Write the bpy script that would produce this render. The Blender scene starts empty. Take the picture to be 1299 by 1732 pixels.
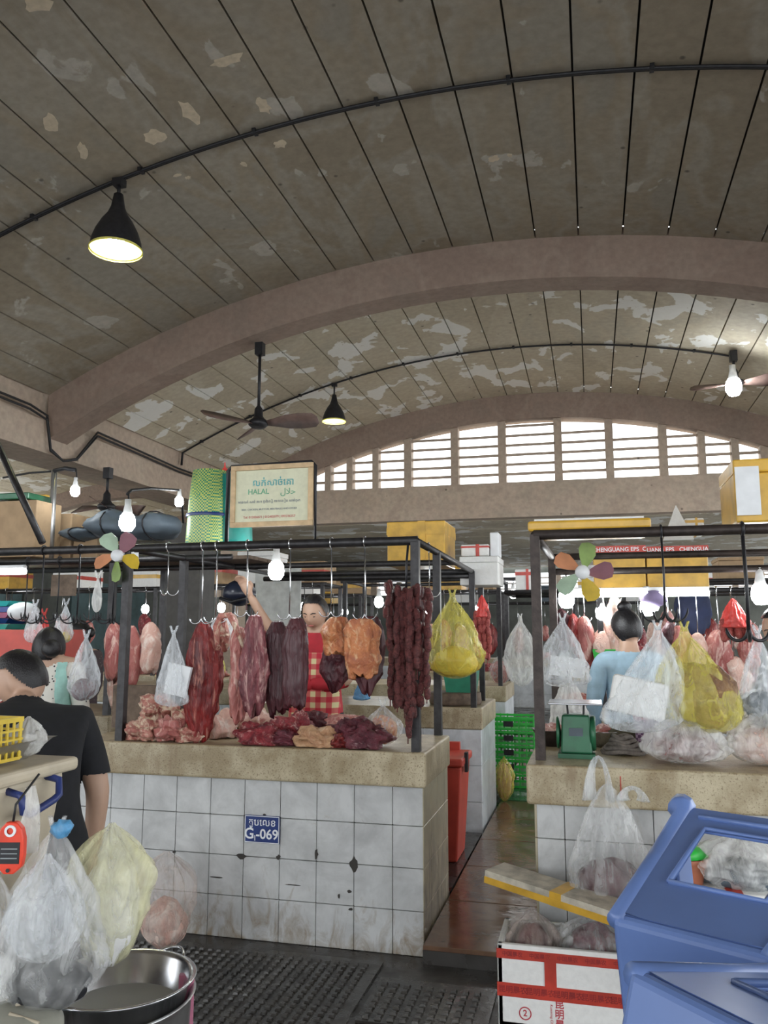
import bpy, bmesh, math, random
from mathutils import Vector, Matrix, noise as mnoise

# ---------------------------------------------------------------- camera
SC = bpy.context.scene
FPX, PITCH, YAW, EYE = 1370.0, math.radians(8.26), math.radians(14.3), 1.52
cam_d = bpy.data.cameras.new('camera'); cam = bpy.data.objects.new('camera', cam_d)
SC.collection.objects.link(cam); SC.camera = cam
cam_d.sensor_fit = 'VERTICAL'; cam_d.sensor_height = 36.0; cam_d.sensor_width = 27.0
cam_d.lens = 36.0 * FPX / 1732.0; cam_d.clip_start = 0.02; cam_d.clip_end = 300
cam.location = (0, 0, EYE); cam.rotation_euler = (math.pi/2 + PITCH, 0, YAW)
# ---------------------------------------------------------------- sky, exposure
W = bpy.data.worlds.new('overcast_sky'); SC.world = W; W.use_nodes = True
W.node_tree.nodes['Background'].inputs[0].default_value = (0.93, 0.97, 1.0, 1)
W.node_tree.nodes['Background'].inputs[1].default_value = 2.2
SC.view_settings.view_transform = 'Standard'; SC.view_settings.look = 'None'
SC.view_settings.gamma = 1.0; SC.view_settings.use_curve_mapping = False
SC.view_settings.exposure = 0.75

# ---------------------------------------------------------------- helpers
COL = SC.collection
RV = Vector((math.cos(YAW), math.sin(YAW), 0)); HV = Vector((-math.sin(YAW), math.cos(YAW), 0)); ZV = Vector((0, 0, 1))
FV = HV*math.cos(PITCH) + ZV*math.sin(PITCH); UV = -HV*math.sin(PITCH) + ZV*math.cos(PITCH)
def ray(x, y): return FV*FPX + RV*(x-649.5) + UV*(866-y)
def A(x, y, Y):
    d = ray(x, y); return Vector((0, 0, EYE)) + d*(Y/d.y)
def AZ(x, y, Z):
    d = ray(x, y); return Vector((0, 0, EYE)) + d*((Z-EYE)/d.z)
def R(a): return math.radians(a)
def nz(x, y, z): return mnoise.noise(Vector((x, y, z)))

class MB:
    def __init__(s): s.v = []; s.f = []
    def add(s, vs, fs, M=None):
        o = len(s.v)
        s.v += [(M @ Vector(v)) if M else Vector(v) for v in vs]
        s.f += [tuple(i+o for i in f) for f in fs]; return s
    def box(s, c, d, M=None, rz=0, rx=0, ry=0):
        x, y, z = d[0]/2, d[1]/2, d[2]/2
        vs = [(-x,-y,-z),(x,-y,-z),(x,y,-z),(-x,y,-z),(-x,-y,z),(x,-y,z),(x,y,z),(-x,y,z)]
        fs = [(3,2,1,0),(4,5,6,7),(0,1,5,4),(1,2,6,5),(2,3,7,6),(3,0,4,7)]
        L = Matrix.Translation(Vector(c)) @ Matrix.Rotation(rz,4,'Z') @ Matrix.Rotation(ry,4,'Y') @ Matrix.Rotation(rx,4,'X')
        return s.add(vs, fs, M @ L if M else L)
    def tube(s, pts, r, n=8, cap=True, M=None, flat=1.0):
        pts = [Vector(p) for p in pts]; m = len(pts)
        rs = r if isinstance(r, (list, tuple)) else [r]*m
        vs = []; fs = []; up = None
        for i, p in enumerate(pts):
            t = (pts[min(i+1, m-1)] - pts[max(i-1, 0)])
            if t.length < 1e-9: t = Vector((0,0,1))
            t.normalize()
            if up is None: up = t.orthogonal().normalized()
            up = (up - t*up.dot(t))
            if up.length < 1e-6: up = t.orthogonal()
            up.normalize(); b = t.cross(up)
            for k in range(n):
                a = 2*math.pi*k/n
                vs.append(p + (up*math.cos(a) + b*math.sin(a)*flat)*rs[i])
        for i in range(m-1):
            for k in range(n):
                k2 = (k+1) % n
                fs.append((i*n+k, i*n+k2, (i+1)*n+k2, (i+1)*n+k))
        if cap:
            fs.append(tuple(range(n-1, -1, -1))); fs.append(tuple(range((m-1)*n, m*n)))
        return s.add(vs, fs, M)
    def lathe(s, prof, n=24, c=(0,0,0), M=None, fold=None):
        vs = []; fs = []; m = len(prof)
        for (r, z) in prof:
            for k in range(n):
                a = 2*math.pi*k/n; q = r*(fold(a, z) if fold else 1)
                vs.append((c[0]+q*math.cos(a), c[1]+q*math.sin(a), c[2]+z))
        for i in range(m-1):
            for k in range(n):
                k2 = (k+1) % n
                fs.append((i*n+k, i*n+k2, (i+1)*n+k2, (i+1)*n+k))
        return s.add(vs, fs, M)
    def ball(s, c, rad, n=16, m=10, M=None, fn=None):
        vs = []; fs = []
        rx, ry, rz = (rad,)*3 if not isinstance(rad, (tuple, list)) else rad
        for i in range(m+1):
            th = math.pi*i/m
            for k in range(n):
                a = 2*math.pi*k/n
                d = Vector((math.sin(th)*math.cos(a), math.sin(th)*math.sin(a), math.cos(th)))
                q = fn(d) if fn else 1.0
                vs.append((c[0]+rx*d.x*q, c[1]+ry*d.y*q, c[2]+rz*d.z*q))
        for i in range(m):
            for k in range(n):
                k2 = (k+1) % n
                fs.append((i*n+k, (i+1)*n+k, (i+1)*n+k2, i*n+k2))
        return s.add(vs, fs, M)
    def prism(s, poly, z0, z1, M=None):
        n = len(poly)
        vs = [(p[0], p[1], z0) for p in poly] + [(p[0], p[1], z1) for p in poly]
        fs = [tuple(range(n-1, -1, -1)), tuple(range(n, 2*n))] + [(i, (i+1) % n, n+(i+1) % n, n+i) for i in range(n)]
        return s.add(vs, fs, M)
    def mesh(s, name, smooth=False, c=None):
        me = bpy.data.meshes.new(name)
        c = c or Vector((0,0,0))
        me.from_pydata([tuple(v-c) for v in s.v], [], s.f); me.update()
        if smooth: me.polygons.foreach_set('use_smooth', [True]*len(me.polygons))
        return me
    def center(s):
        xs = [v.x for v in s.v]; ys = [v.y for v in s.v]; zs = [v.z for v in s.v]
        return Vector(((min(xs)+max(xs))/2, (min(ys)+max(ys))/2, (min(zs)+max(zs))/2))

def wpos(o):
    p = Vector(o.location); q = o.parent
    while q: p = p + Vector(q.location); q = q.parent
    return p
def link(name, me, mat, loc, parent=None):
    o = bpy.data.objects.new(name, me); COL.objects.link(o)
    if me is not None and mat is not None and not me.materials: me.materials.append(mat)
    if parent: o.parent = parent; o.location = Vector(loc) - wpos(parent)
    else: o.location = loc
    return o
def P(mb, name, mat, parent=None, smooth=False, kind=None, label=None):
    """part built in world coordinates (parents are never rotated or scaled)"""
    c = mb.center(); o = link(name, mb.mesh(name, smooth, c), mat, c, parent)
    if kind: o['kind'] = kind
    if label: o['label'] = label
    return o
USED = {}
def tag(o, label, cat, group=None):
    o['label'] = label; o['category'] = cat
    if group: o['group'] = group
    return o
def T(name, label, cat, loc=(0,0,0), group=None):
    return tag(link(name, None, None, loc), label, cat, group)
def S(mb, name, mat, label, cat, smooth=False, group=None):
    return tag(P(mb, name, mat, None, smooth), label, cat, group)
def ST(mb, name, mat, parent=None, smooth=False):
    o = P(mb, name, mat, parent, smooth)
    if not parent: o['kind'] = 'structure'
    return o
def STE(name, loc=(0,0,0)):
    o = link(name, None, None, loc); o['kind'] = 'structure'; return o
def bev(o, w=0.004, seg=2):
    m = o.modifiers.new('bevel', 'BEVEL'); m.width = w; m.segments = seg; m.limit_method = 'ANGLE'; return o
ORD = ['first','second','third','fourth','fifth','sixth','seventh','eighth','ninth','tenth','eleventh','twelfth','thirteenth','fourteenth','fifteenth','sixteenth']

# ---------------------------------------------------------------- materials
def mat_new(name):
    m = bpy.data.materials.new(name); m.use_nodes = True
    nt = m.node_tree; b = nt.nodes['Principled BSDF']; return m, nt, b
def N(nt, t, **kw):
    n = nt.nodes.new(t)
    for k, v in kw.items(): setattr(n, k, v)
    return n
def pos(nt, scale=(1,1,1)):
    g = N(nt, 'ShaderNodeNewGeometry'); mp = N(nt, 'ShaderNodeMapping'); mp.inputs['Scale'].default_value = scale
    nt.links.new(g.outputs['Position'], mp.inputs['Vector']); return mp.outputs[0]
def objpos(nt, scale=(1,1,1)):
    g = N(nt, 'ShaderNodeTexCoord'); mp = N(nt, 'ShaderNodeMapping'); mp.inputs['Scale'].default_value = scale
    nt.links.new(g.outputs['Object'], mp.inputs['Vector']); return mp.outputs[0]
def noise_(nt, vec, scale, detail=4, rough=0.55, dist=0.0):
    n = N(nt, 'ShaderNodeTexNoise'); n.inputs['Scale'].default_value = scale; n.inputs['Detail'].default_value = detail
    n.inputs['Roughness'].default_value = rough; n.inputs['Distortion'].default_value = dist
    nt.links.new(vec, n.inputs['Vector']); return n.outputs['Fac']
def ramp(nt, fac, stops, interp='LINEAR'):
    r = N(nt, 'ShaderNodeValToRGB'); r.color_ramp.interpolation = interp
    e = r.color_ramp.elements
    while len(e) < len(stops): e.new(0.5)
    for i, (p, c) in enumerate(stops):
        e[i].position = p; e[i].color = (c if len(c) == 4 else (*c, 1)) if isinstance(c, (tuple, list)) else (c, c, c, 1)
    nt.links.new(fac, r.inputs[0]); return r.outputs[0]
def mix(nt, fac, a, b, blend='MIX'):
    m = N(nt, 'ShaderNodeMix', data_type='RGBA', blend_type=blend)
    for sock, v in ((m.inputs[0], fac), (m.inputs[6], a), (m.inputs[7], b)):
        if isinstance(v, (int, float)): sock.default_value = v
        elif isinstance(v, (tuple, list)): sock.default_value = (*v, 1) if len(v) == 3 else v
        else: nt.links.new(v, sock)
    return m.outputs[2]
def bump(nt, b, h, strength=0.3, dist=0.01):
    n = N(nt, 'ShaderNodeBump'); n.inputs['Strength'].default_value = strength; n.inputs['Distance'].default_value = dist
    nt.links.new(h, n.inputs['Height']); nt.links.new(n.outputs[0], b.inputs['Normal'])
def plain(name, col, rough=0.5, metal=0.0, var=0.25, scale=12.0, bmp=0.0, spec=0.5, world=True, dark=None):
    m, nt, b = mat_new(name); v = pos(nt) if world else objpos(nt)
    f = noise_(nt, v, scale, 5)
    d = dark or tuple(c*(1-var) for c in col)
    c = ramp(nt, f, [(0.32, d), (0.62, col)])
    nt.links.new(c, b.inputs['Base Color']); b.inputs['Roughness'].default_value = rough; b.inputs['Metallic'].default_value = metal
    b.inputs['Specular IOR Level'].default_value = spec
    if bmp: bump(nt, b, noise_(nt, v, scale*3, 4), bmp, 0.01)
    return m
def emis(name, col, strength, base=(0.9,0.9,0.9)):
    m, nt, b = mat_new(name); b.inputs['Base Color'].default_value = (*base, 1)
    b.inputs['Emission Color'].default_value = (*col, 1); b.inputs['Emission Strength'].default_value = strength
    b.inputs['Roughness'].default_value = 0.3
    return m
def meat(name, lean, dark, fat, fatamt=0.45, scale=9.0, stretch=(1,1,0.35), rough=0.28):
    m, nt, b = mat_new(name); v = pos(nt, stretch)
    f1 = noise_(nt, v, scale, 6, 0.6, 1.2); c1 = ramp(nt, f1, [(0.34, dark), (0.6, lean)])
    f2 = noise_(nt, v, scale*1.7, 5, 0.6, 2.0)
    msk = ramp(nt, f2, [(1-fatamt-0.06, 0.0), (1-fatamt+0.08, 1.0)])
    c = mix(nt, msk, c1, fat)
    nt.links.new(c, b.inputs['Base Color']); b.inputs['Roughness'].default_value = rough
    b.inputs['Specular IOR Level'].default_value = 0.42
    bump(nt, b, noise_(nt, v, scale*5, 6, 0.6, 1.0), 0.7, 0.02)
    return m
def film(name, col, alpha=0.45, rough=0.22, scale=18.0):
    m, nt, b = mat_new(name); v = objpos(nt, (1,1,0.35))
    f = noise_(nt, v, scale, 5, 0.6, 1.5)
    b.inputs['Base Color'].default_value = (*col, 1); b.inputs['Roughness'].default_value = rough
    al = N(nt, 'ShaderNodeMapRange'); al.inputs[1].default_value = 0.3; al.inputs[2].default_value = 0.7
    al.inputs[3].default_value = max(0.03, alpha-0.16); al.inputs[4].default_value = min(1, alpha+0.2)
    nt.links.new(f, al.inputs[0]); nt.links.new(al.outputs[0], b.inputs['Alpha'])
    b.inputs['Specular IOR Level'].default_value = 0.7
    tr = N(nt, 'ShaderNodeBsdfTranslucent'); tr.inputs[0].default_value = (*col, 1)
    bump(nt, b, f, 0.6, 0.02)
    return m
def painted(name, base, alt, peel, peelamt=0.3, spots=True, rough=0.75):
    """old distemper paint: tone patches with crisp edges, pale peeled areas, dark spots"""
    m, nt, b = mat_new(name); v = pos(nt, (1, 0.55, 1))
    f = noise_(nt, v, 1.1, 7, 0.55, 0.6); c = ramp(nt, f, [(0.42, base), (0.47, alt), (0.56, tuple(x*1.08 for x in base)), (0.62, tuple(x*0.9 for x in alt))])
    f2 = noise_(nt, pos(nt, (1.0, 0.7, 1)), 2.3, 8, 0.5, 0.35)
    c = mix(nt, ramp(nt, f2, [(1-peelamt-0.008, 0.0), (1-peelamt+0.008, 1.0)]), c, peel)
    if spots:
        vo = N(nt, 'ShaderNodeTexVoronoi'); vo.inputs['Scale'].default_value = 3.3; vo.inputs['Randomness'].default_value = 1.0
        nt.links.new(pos(nt), vo.inputs['Vector'])
        c = mix(nt, ramp(nt, vo.outputs['Distance'], [(0.035, 0.75), (0.085, 0.0)]), c, (0.06, 0.05, 0.04))
    f3 = noise_(nt, pos(nt), 14, 5); c = mix(nt, 0.25, c, ramp(nt, f3, [(0.3, 0.25), (0.7, 0.75)]), 'OVERLAY')
    nt.links.new(c, b.inputs['Base Color']); b.inputs['Roughness'].default_value = rough
    bump(nt, b, f3, 0.15, 0.01)
    return m
M = {}
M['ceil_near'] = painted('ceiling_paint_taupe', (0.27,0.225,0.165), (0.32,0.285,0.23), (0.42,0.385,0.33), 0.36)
M['ceil_far'] = painted('ceiling_peeling_brightened', (0.52,0.455,0.34), (0.58,0.52,0.40), (0.86,0.85,0.80), 0.43)  # base tone raised to paint in brightness from the louvres, plus heavier peeling
M['rib'] = painted('rib_paint_brown', (0.27,0.195,0.155), (0.30,0.225,0.18), (0.34,0.28,0.235), 0.25, False)
M['beam'] = painted('beam_paint_tan', (0.42,0.33,0.26), (0.46,0.375,0.295), (0.52,0.45,0.37), 0.25, True)
M['joint'] = plain('ceiling_joint_dark', (0.05,0.045,0.04), 0.9)
M['flake'] = plain('bare_plaster', (0.62,0.52,0.38), 0.8, var=0.2, scale=20)
M['black'] = plain('black_paint_metal', (0.022,0.022,0.026), 0.45, 0.2, 0.4, 30)
M['pipe'] = plain('dark_steel_pipe', (0.045,0.043,0.045), 0.42, 0.55, 0.45, 25, 0.1)
M['rust'] = plain('rusty_steel', (0.06,0.045,0.04), 0.5, 0.4, 0.5, 22, 0.2)
M['steel'] = plain('stainless_steel', (0.62,0.63,0.65), 0.22, 0.95, 0.2, 9)
M['alu'] = plain('aluminium', (0.60,0.60,0.60), 0.33, 0.9, 0.25, 9)
M['cable'] = plain('black_cable', (0.015,0.015,0.017), 0.6)
M['white_plastic'] = plain('white_plastic', (0.80,0.82,0.84), 0.4, 0, 0.1)
M['foam'] = plain('white_foam', (0.82,0.82,0.80), 0.7, 0, 0.08, 40, 0.15)
M['tape_y'] = plain('yellow_packing_tape', (0.72,0.42,0.05), 0.3, 0, 0.3, 9)
M['tape_r'] = plain('red_packing_tape', (0.55,0.05,0.03), 0.35, 0, 0.3, 14)
M['card'] = plain('cardboard', (0.42,0.29,0.17), 0.85, 0, 0.2, 10)
M['wood'] = plain('pale_wood', (0.66,0.47,0.27), 0.65, 0, 0.3, 16)
M['darkwood'] = plain('chopping_wood', (0.17,0.12,0.085), 0.75, 0, 0.45, 20, 0.3)
M['skin'] = plain('skin', (0.52,0.33,0.235), 0.5, 0, 0.1, 8)
M['hair'] = plain('black_hair', (0.012,0.011,0.013), 0.38, 0, 0.4, 60, 0.3)
M['lips'] = plain('lips', (0.42,0.13,0.11), 0.45)
M['eye'] = plain('eye', (0.03,0.02,0.02), 0.25)
M['tshirt'] = plain('black_cotton', (0.012,0.013,0.017), 0.85, 0, 0.3, 20)
M['bulb'] = emis('lit_led_bulb', (0.93,0.98,1.0), 42.0)
M['tubelight'] = emis('lit_tube', (0.92,1.0,0.97), 14.0)
M['cup'] = plain('bulb_base_white', (0.8,0.8,0.8), 0.4)
M['shade_in'] = plain('shade_yellow', (0.72,0.66,0.16), 0.5)
# meats
M['beef'] = meat('beef_red', (0.27,0.020,0.018), (0.085,0.008,0.010), (0.52,0.21,0.16), 0.39, 8, (1.6,1.6,0.22))
M['beef_dark'] = meat('beef_dark_purple', (0.12,0.028,0.035), (0.045,0.012,0.018), (0.40,0.22,0.20), 0.26, 7)
M['liver'] = meat('liver_maroon', (0.105,0.030,0.036), (0.055,0.016,0.022), (0.35,0.20,0.19), 0.20, 6, (1.6,1.6,0.16))
M['fat'] = meat('orange_fat', (0.66,0.25,0.10), (0.42,0.13,0.06), (0.75,0.46,0.26), 0.42, 10, (1,1,0.8))
M['pork'] = meat('pork_pink', (0.52,0.19,0.165), (0.33,0.075,0.07), (0.74,0.48,0.41), 0.44, 8)
M['shank'] = meat('shank_purple_pink', (0.34,0.10,0.11), (0.13,0.035,0.045), (0.60,0.36,0.33), 0.42, 10, (1.4,1.4,0.3))
M['porkskin'] = meat('pork_skin_pale', (0.78,0.52,0.43), (0.66,0.38,0.31), (0.85,0.70,0.62), 0.45, 6, (1,1,0.6), 0.4)
M['bone'] = meat('bony_offcuts', (0.58,0.24,0.19), (0.25,0.05,0.04), (0.78,0.62,0.46), 0.46, 8, (1,1,1))
M['trim'] = meat('mixed_trimmings', (0.36,0.04,0.05), (0.11,0.012,0.02), (0.64,0.38,0.34), 0.40, 14, (1,1,1))
M['purple'] = meat('heart_purple', (0.17,0.035,0.05), (0.07,0.014,0.024), (0.50,0.36,0.36), 0.34, 12, (1,1,1))
M['tan'] = meat('tan_hide', (0.60,0.36,0.20), (0.44,0.22,0.12), (0.72,0.52,0.34), 0.4, 8, (1,1,1), 0.45)
M['sausage'] = meat('sausage_dark', (0.16,0.045,0.042), (0.065,0.018,0.02), (0.36,0.20,0.18), 0.30, 40, (1,1,1), 0.22)
M['sausage_r'] = meat('sausage_red', (0.50,0.12,0.10), (0.32,0.05,0.05), (0.68,0.36,0.30), 0.34, 40, (1,1,1), 0.25)
# films
M['film_w'] = film('white_bag_film', (0.86,0.90,0.94), 0.30)
M['film_c'] = film('clear_bag_film', (0.86,0.87,0.87), 0.22, 0.07)
M['film_m'] = film('milky_bag_film', (0.90,0.90,0.88), 0.40, 0.2)
M['film_y'] = film('yellow_bag_film', (0.80,0.72,0.14), 0.34, 0.25)
M['film_ly'] = film('pale_yellow_bag_film', (0.82,0.80,0.52), 0.40, 0.15)
M['film_b'] = film('brownish_bag_film', (0.62,0.52,0.47), 0.26, 0.1)
M['film_r'] = film('red_bag_film', (0.85,0.08,0.07), 0.7, 0.3)
M['film_bl'] = film('blue_bag_film', (0.12,0.40,0.72), 0.75, 0.3)
def grime_tile(name, base, grime, lo, hi, amt):
    m, nt, b = mat_new(name); v = pos(nt)
    f = noise_(nt, v, 5, 7, 0.62, 0.4); c = ramp(nt, f, [(0.35, tuple(x*0.74 for x in base)), (0.6, base)])
    fs_ = noise_(nt, pos(nt), 2.6, 8, 0.65, 0.8); c = mix(nt, ramp(nt, fs_, [(0.50, 0.0), (0.68, 0.55)]), c, tuple(x*0.52 for x in base))
    sx = N(nt, 'ShaderNodeSeparateXYZ'); g = N(nt, 'ShaderNodeNewGeometry'); nt.links.new(g.outputs['Position'], sx.inputs[0])
    mr = N(nt, 'ShaderNodeMapRange'); mr.inputs[1].default_value = lo; mr.inputs[2].default_value = hi; mr.inputs[3].default_value = amt; mr.inputs[4].default_value = 0.0
    nt.links.new(sx.outputs['Z'], mr.inputs[0])
    st = noise_(nt, pos(nt, (1, 1, 0.45)), 9, 8, 0.7, 1.4)
    ad = N(nt, 'ShaderNodeMath', operation='ADD'); nt.links.new(st, ad.inputs[0]); nt.links.new(mr.outputs[0], ad.inputs[1])
    c = mix(nt, ramp(nt, ad.outputs[0], [(0.62, 0.0), (0.86, 0.85)]), c, grime)
    nt.links.new(c, b.inputs['Base Color']); b.inputs['Roughness'].default_value = 0.28
    return m
M['tile'] = grime_tile('stained_white_tile', (0.60,0.61,0.61), (0.24,0.175,0.10), 0.0, 0.30, 0.25)
M['tile_clean'] = grime_tile('white_tile', (0.72,0.76,0.79), (0.3,0.25,0.18), 0.0, 0.3, 0.1)
M['tile_side'] = grime_tile('yellowed_side_tile', (0.50,0.44,0.31), (0.12,0.09,0.06), 0.0, 0.75, 0.32)
def terrazzo():
    m, nt, b = mat_new('stained_concrete_slab'); v = pos(nt)
    f = noise_(nt, v, 6, 6, 0.6); c = ramp(nt, f, [(0.35, (0.30,0.235,0.135)), (0.62, (0.52,0.45,0.31))])
    f2 = noise_(nt, v, 120, 3, 0.6); c = mix(nt, ramp(nt, f2, [(0.56, 0.0), (0.64, 0.7)]), c, (0.16,0.11,0.06))
    f3 = noise_(nt, pos(nt, (1,1,0.25)), 16, 6); c = mix(nt, ramp(nt, f3, [(0.55, 0.0), (0.72, 0.6)]), c, (0.22,0.15,0.08))
    nt.links.new(c, b.inputs['Base Color']); b.inputs['Roughness'].default_value = 0.38
    bump(nt, b, f2, 0.35, 0.004); return m
M['slab'] = terrazzo()
def wetfloor(name, base, dark, rough=0.16, scale=3):
    m, nt, b = mat_new(name); v = pos(nt)
    f = noise_(nt, v, scale, 7, 0.6, 0.5); nt.links.new(ramp(nt, f, [(0.35, dark), (0.65, base)]), b.inputs['Base Color'])
    nt.links.new(ramp(nt, noise_(nt, v, scale*1.7, 5), [(0.4, rough*0.5), (0.65, rough*2.2)]), b.inputs['Roughness'])
    bump(nt, b, noise_(nt, v, scale*9, 5), 0.12, 0.01); return m
M['floor'] = wetfloor('dark_wet_floor', (0.055,0.05,0.045), (0.025,0.023,0.021), 0.25)
M['mat'] = wetfloor('black_rubber_mat', (0.065,0.06,0.053), (0.03,0.028,0.026), 0.2, 6)
M['brown_floor'] = wetfloor('wet_brown_paving', (0.20,0.115,0.07), (0.11,0.06,0.04), 0.13, 4)
M['greenmat'] = wetfloor('wet_green_mat', (0.05,0.16,0.07), (0.03,0.08,0.04), 0.2, 6)
M['blue'] = plain('blue_plastic', (0.14,0.225,0.50), 0.30, 0, 0.12, 5)
M['pink'] = plain('pink_plastic', (0.62,0.22,0.33), 0.4)
M['red'] = plain('red_plastic', (0.62,0.075,0.05), 0.4, 0, 0.2, 8)
M['green'] = plain('green_plastic', (0.03,0.50,0.06), 0.35, 0, 0.15)
M['cream'] = plain('cream_plastic', (0.55,0.48,0.36), 0.5, 0, 0.25, 7)
M['yellow'] = plain('yellow_plastic', (0.72,0.52,0.05), 0.4)
M['scale_green'] = plain('green_enamel', (0.02,0.13,0.06), 0.35, 0.1, 0.3, 12)
M['navy'] = plain('navy_enamel', (0.012,0.035,0.17), 0.35)
M['offwhite'] = plain('off_white_print', (0.78,0.80,0.82), 0.5, 0, 0.05)
M['paper'] = plain('faded_sign_paper', (0.66,0.66,0.48), 0.6, 0, 0.1, 30)
M['ink_teal'] = plain('teal_ink', (0.13,0.42,0.42), 0.6); M['ink_green'] = plain('green_ink', (0.16,0.42,0.25), 0.6)
M['ink_grey'] = plain('grey_ink', (0.26,0.29,0.30), 0.6); M['ink_red'] = plain('pale_red_ink', (0.62,0.24,0.20), 0.6)
M['terracotta'] = plain('terracotta', (0.50,0.17,0.09), 0.6)
M['greycloth'] = plain('grey_blue_bundle', (0.10,0.13,0.16), 0.6, 0, 0.3, 6)
M['rope'] = plain('grey_rope', (0.22,0.19,0.17), 0.85, 0, 0.5, 40)

# ================================================================ STRUCTURE
XC, RV_, ZAP = -0.95, 11.2, 5.525           # barrel vault: axis, radius, crown height
def vz(x, r=RV_, ap=ZAP, xc=XC): return ap - r + math.sqrt(max(0.01, r*r-(x-xc)**2))
HALF = 5.17
RIBS = [-8.95, -3.3, 2.35, 8.0, 13.65]; RW = 0.34  # rearmost bay is added out of view to cut sky light on the counters
PW = 0.431; S0 = 0.09
# --- floor
fl = STE('floor')
ST(MB().box((-3, 9, -0.05), (26, 34, 0.1)), 'floor_bed', M['floor'], fl)
# --- vault panels, one object each
def vault(xc, bays, name, mats):
    c = STE(name, (xc, 5.5, ZAP))
    k0 = int(-(HALF+0.2)/PW)-1
    for bi, (y0, y1) in enumerate(bays):
        back = MB(); n = 24
        pr = [(xc-HALF + 2*HALF*i/n) for i in range(n+1)]
        vs = []; fs = []
        for x in pr:
            z = vz(x, RV_+0.10, ZAP+0.10, xc)
            vs += [(x, y0, z), (x, y1, z), (x, y0, z+0.05), (x, y1, z+0.05)]
        for i in range(n):
            a = 4*i; b = a+4
            fs += [(a, a+1, b+1, b), (a+2, b+2, b+3, a+3)]
        P(back.add(vs, fs), 'ceiling_backing', M['joint'], c)
        for k in range(k0, -k0+1):
            s0 = S0 + k*PW; s1 = s0 + PW
            s0 = max(s0, -5.38); s1 = min(s1, 5.38)
            if s1 - s0 < 0.08: continue
            j = 0.008; vs = []
            for s in (s0+j, s1-j):
                a = s/RV_
                for rr in (RV_, RV_+0.08):
                    for y in (y0, y1):
                        vs.append((xc + rr*math.sin(a), y, ZAP-RV_ + rr*math.cos(a)))
            fs = [(0,1,5,4),(2,6,7,3),(0,2,3,1),(4,5,7,6),(0,4,6,2),(1,3,7,5)]
            P(MB().add(vs, fs), 'panel', mats[bi], c)
    return c
bays = [(RIBS[i]+RW, RIBS[i+1]) for i in range(4)]
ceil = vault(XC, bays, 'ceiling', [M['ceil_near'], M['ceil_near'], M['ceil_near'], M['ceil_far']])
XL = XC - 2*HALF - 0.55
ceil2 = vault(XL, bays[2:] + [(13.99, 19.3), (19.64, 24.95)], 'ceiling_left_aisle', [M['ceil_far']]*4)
# peeled paint on the near bay, real flakes just under the panels
def flake(px, py, w, h, seed, ang=0.0):
    lo, hi = 2.7, 8.0                          # find where the pixel's ray meets the vault
    for _ in range(40):
        Y = (lo+hi)/2; q = A(px, py, Y)
        if q.z < vz(q.x): lo = Y
        else: hi = Y
    q = A(px, py, lo); rnd = random.Random(seed); n = 14; a0 = (q.x-XC)/RV_
    ux = Vector((math.cos(a0), 0, -math.sin(a0))); uy = Vector((0, 1, 0)); nn = Vector((-math.sin(a0), 0, -math.cos(a0)))
    vs = []
    for i in range(n):
        a = 2*math.pi*i/n; r = 0.6+0.5*rnd.random()
        x = math.cos(a)*r*w/2; y = math.sin(a)*r*h/2
        x, y = x*math.cos(ang)-y*math.sin(ang), x*math.sin(ang)+y*math.cos(ang)
        vs.append(q + ux*x + uy*y + nn*0.004)
    vs += [v - nn*0.006 for v in vs]
    P(MB().add(vs, [tuple(range(n)), tuple(range(2*n-1, n-1, -1))] + [(i, n+i, n+(i+1) % n, (i+1) % n) for i in range(n)]), 'peeled_patch', M['flake'], ceil)
for i, a in enumerate([(322,192,.13,.30),(88,208,.12,.26),(140,254,.08,.20),(262,232,.18,.2),(383,102,.30,.12),(445,178,.10,.24),(474,243,.13,.12),(835,268,.12,.10),(862,262,.05,.06),(300,296,.08,.05),(412,277,.06,.09),(65,5,.2,.14),(318,300,.05,.05)]):
    flake(*a, i+3, 0.5 if i in (1, 2) else 0.0)
# --- arch ribs (solid curved beams) and longitudinal beams
def rib(xc, y0, w, name, r_s=10.4, ap_s=5.09, mat=None):
    vs = []; n = 36
    for i in range(n+1):
        x = xc - HALF + 2*HALF*i/n
        zs = vz(x, r_s, ap_s, xc); zt = vz(x, RV_, ZAP, xc)+0.09
        vs += [(x, y0, zs), (x, y0+w, zs), (x, y0+w, zt), (x, y0, zt)]
    fs = []
    for i in range(n):
        a = 4*i; b = a+4
        fs += [(a, b, b+1, a+1), (a+1, b+1, b+2, a+2), (a+2, b+2, b+3, a+3), (a+3, b+3, b, a)]
    fs += [(0,1,2,3), (4*n+3, 4*n+2, 4*n+1, 4*n)]
    o = ST(MB().add(vs, fs), name, mat or M['rib']); return o
for i, y in enumerate(RIBS):
    rib(XC, y, RW, 'trim_%d' % (i+1))
    if i > 1: rib(XL, y, RW, 'trim_%d' % (i+11))
BX0, BX1 = XC-HALF-0.55, XC-HALF                  # left longitudinal beam
for k, (x0, x1) in enumerate(((BX0, BX1), (XC+HALF, XC+HALF+0.55))):
    bm_ = STE('beam_left' if k == 0 else 'beam_right', ((x0+x1)/2, 8, 3.9))
    sgn = 1 if k == 0 else -1
    P(MB().box(((x0+x1)/2 - sgn*0.02, 8, 4.15), (0.51, 34, 0.45)), 'upper_web', M['beam'], bm_)
    P(MB().box(((x0+x1)/2, 8, 3.74), (0.62, 34, 0.38)), 'lower_flange', M['beam'], bm_)
for xx in (BX0+0.27, XC+HALF+0.27):              # columns carrying the beams
    for y in (13.83,):
        ST(MB().box((xx, y, 1.78), (0.36, 0.36, 3.56)), 'column_%d' % int(y*10+xx), M['beam'])
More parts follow.
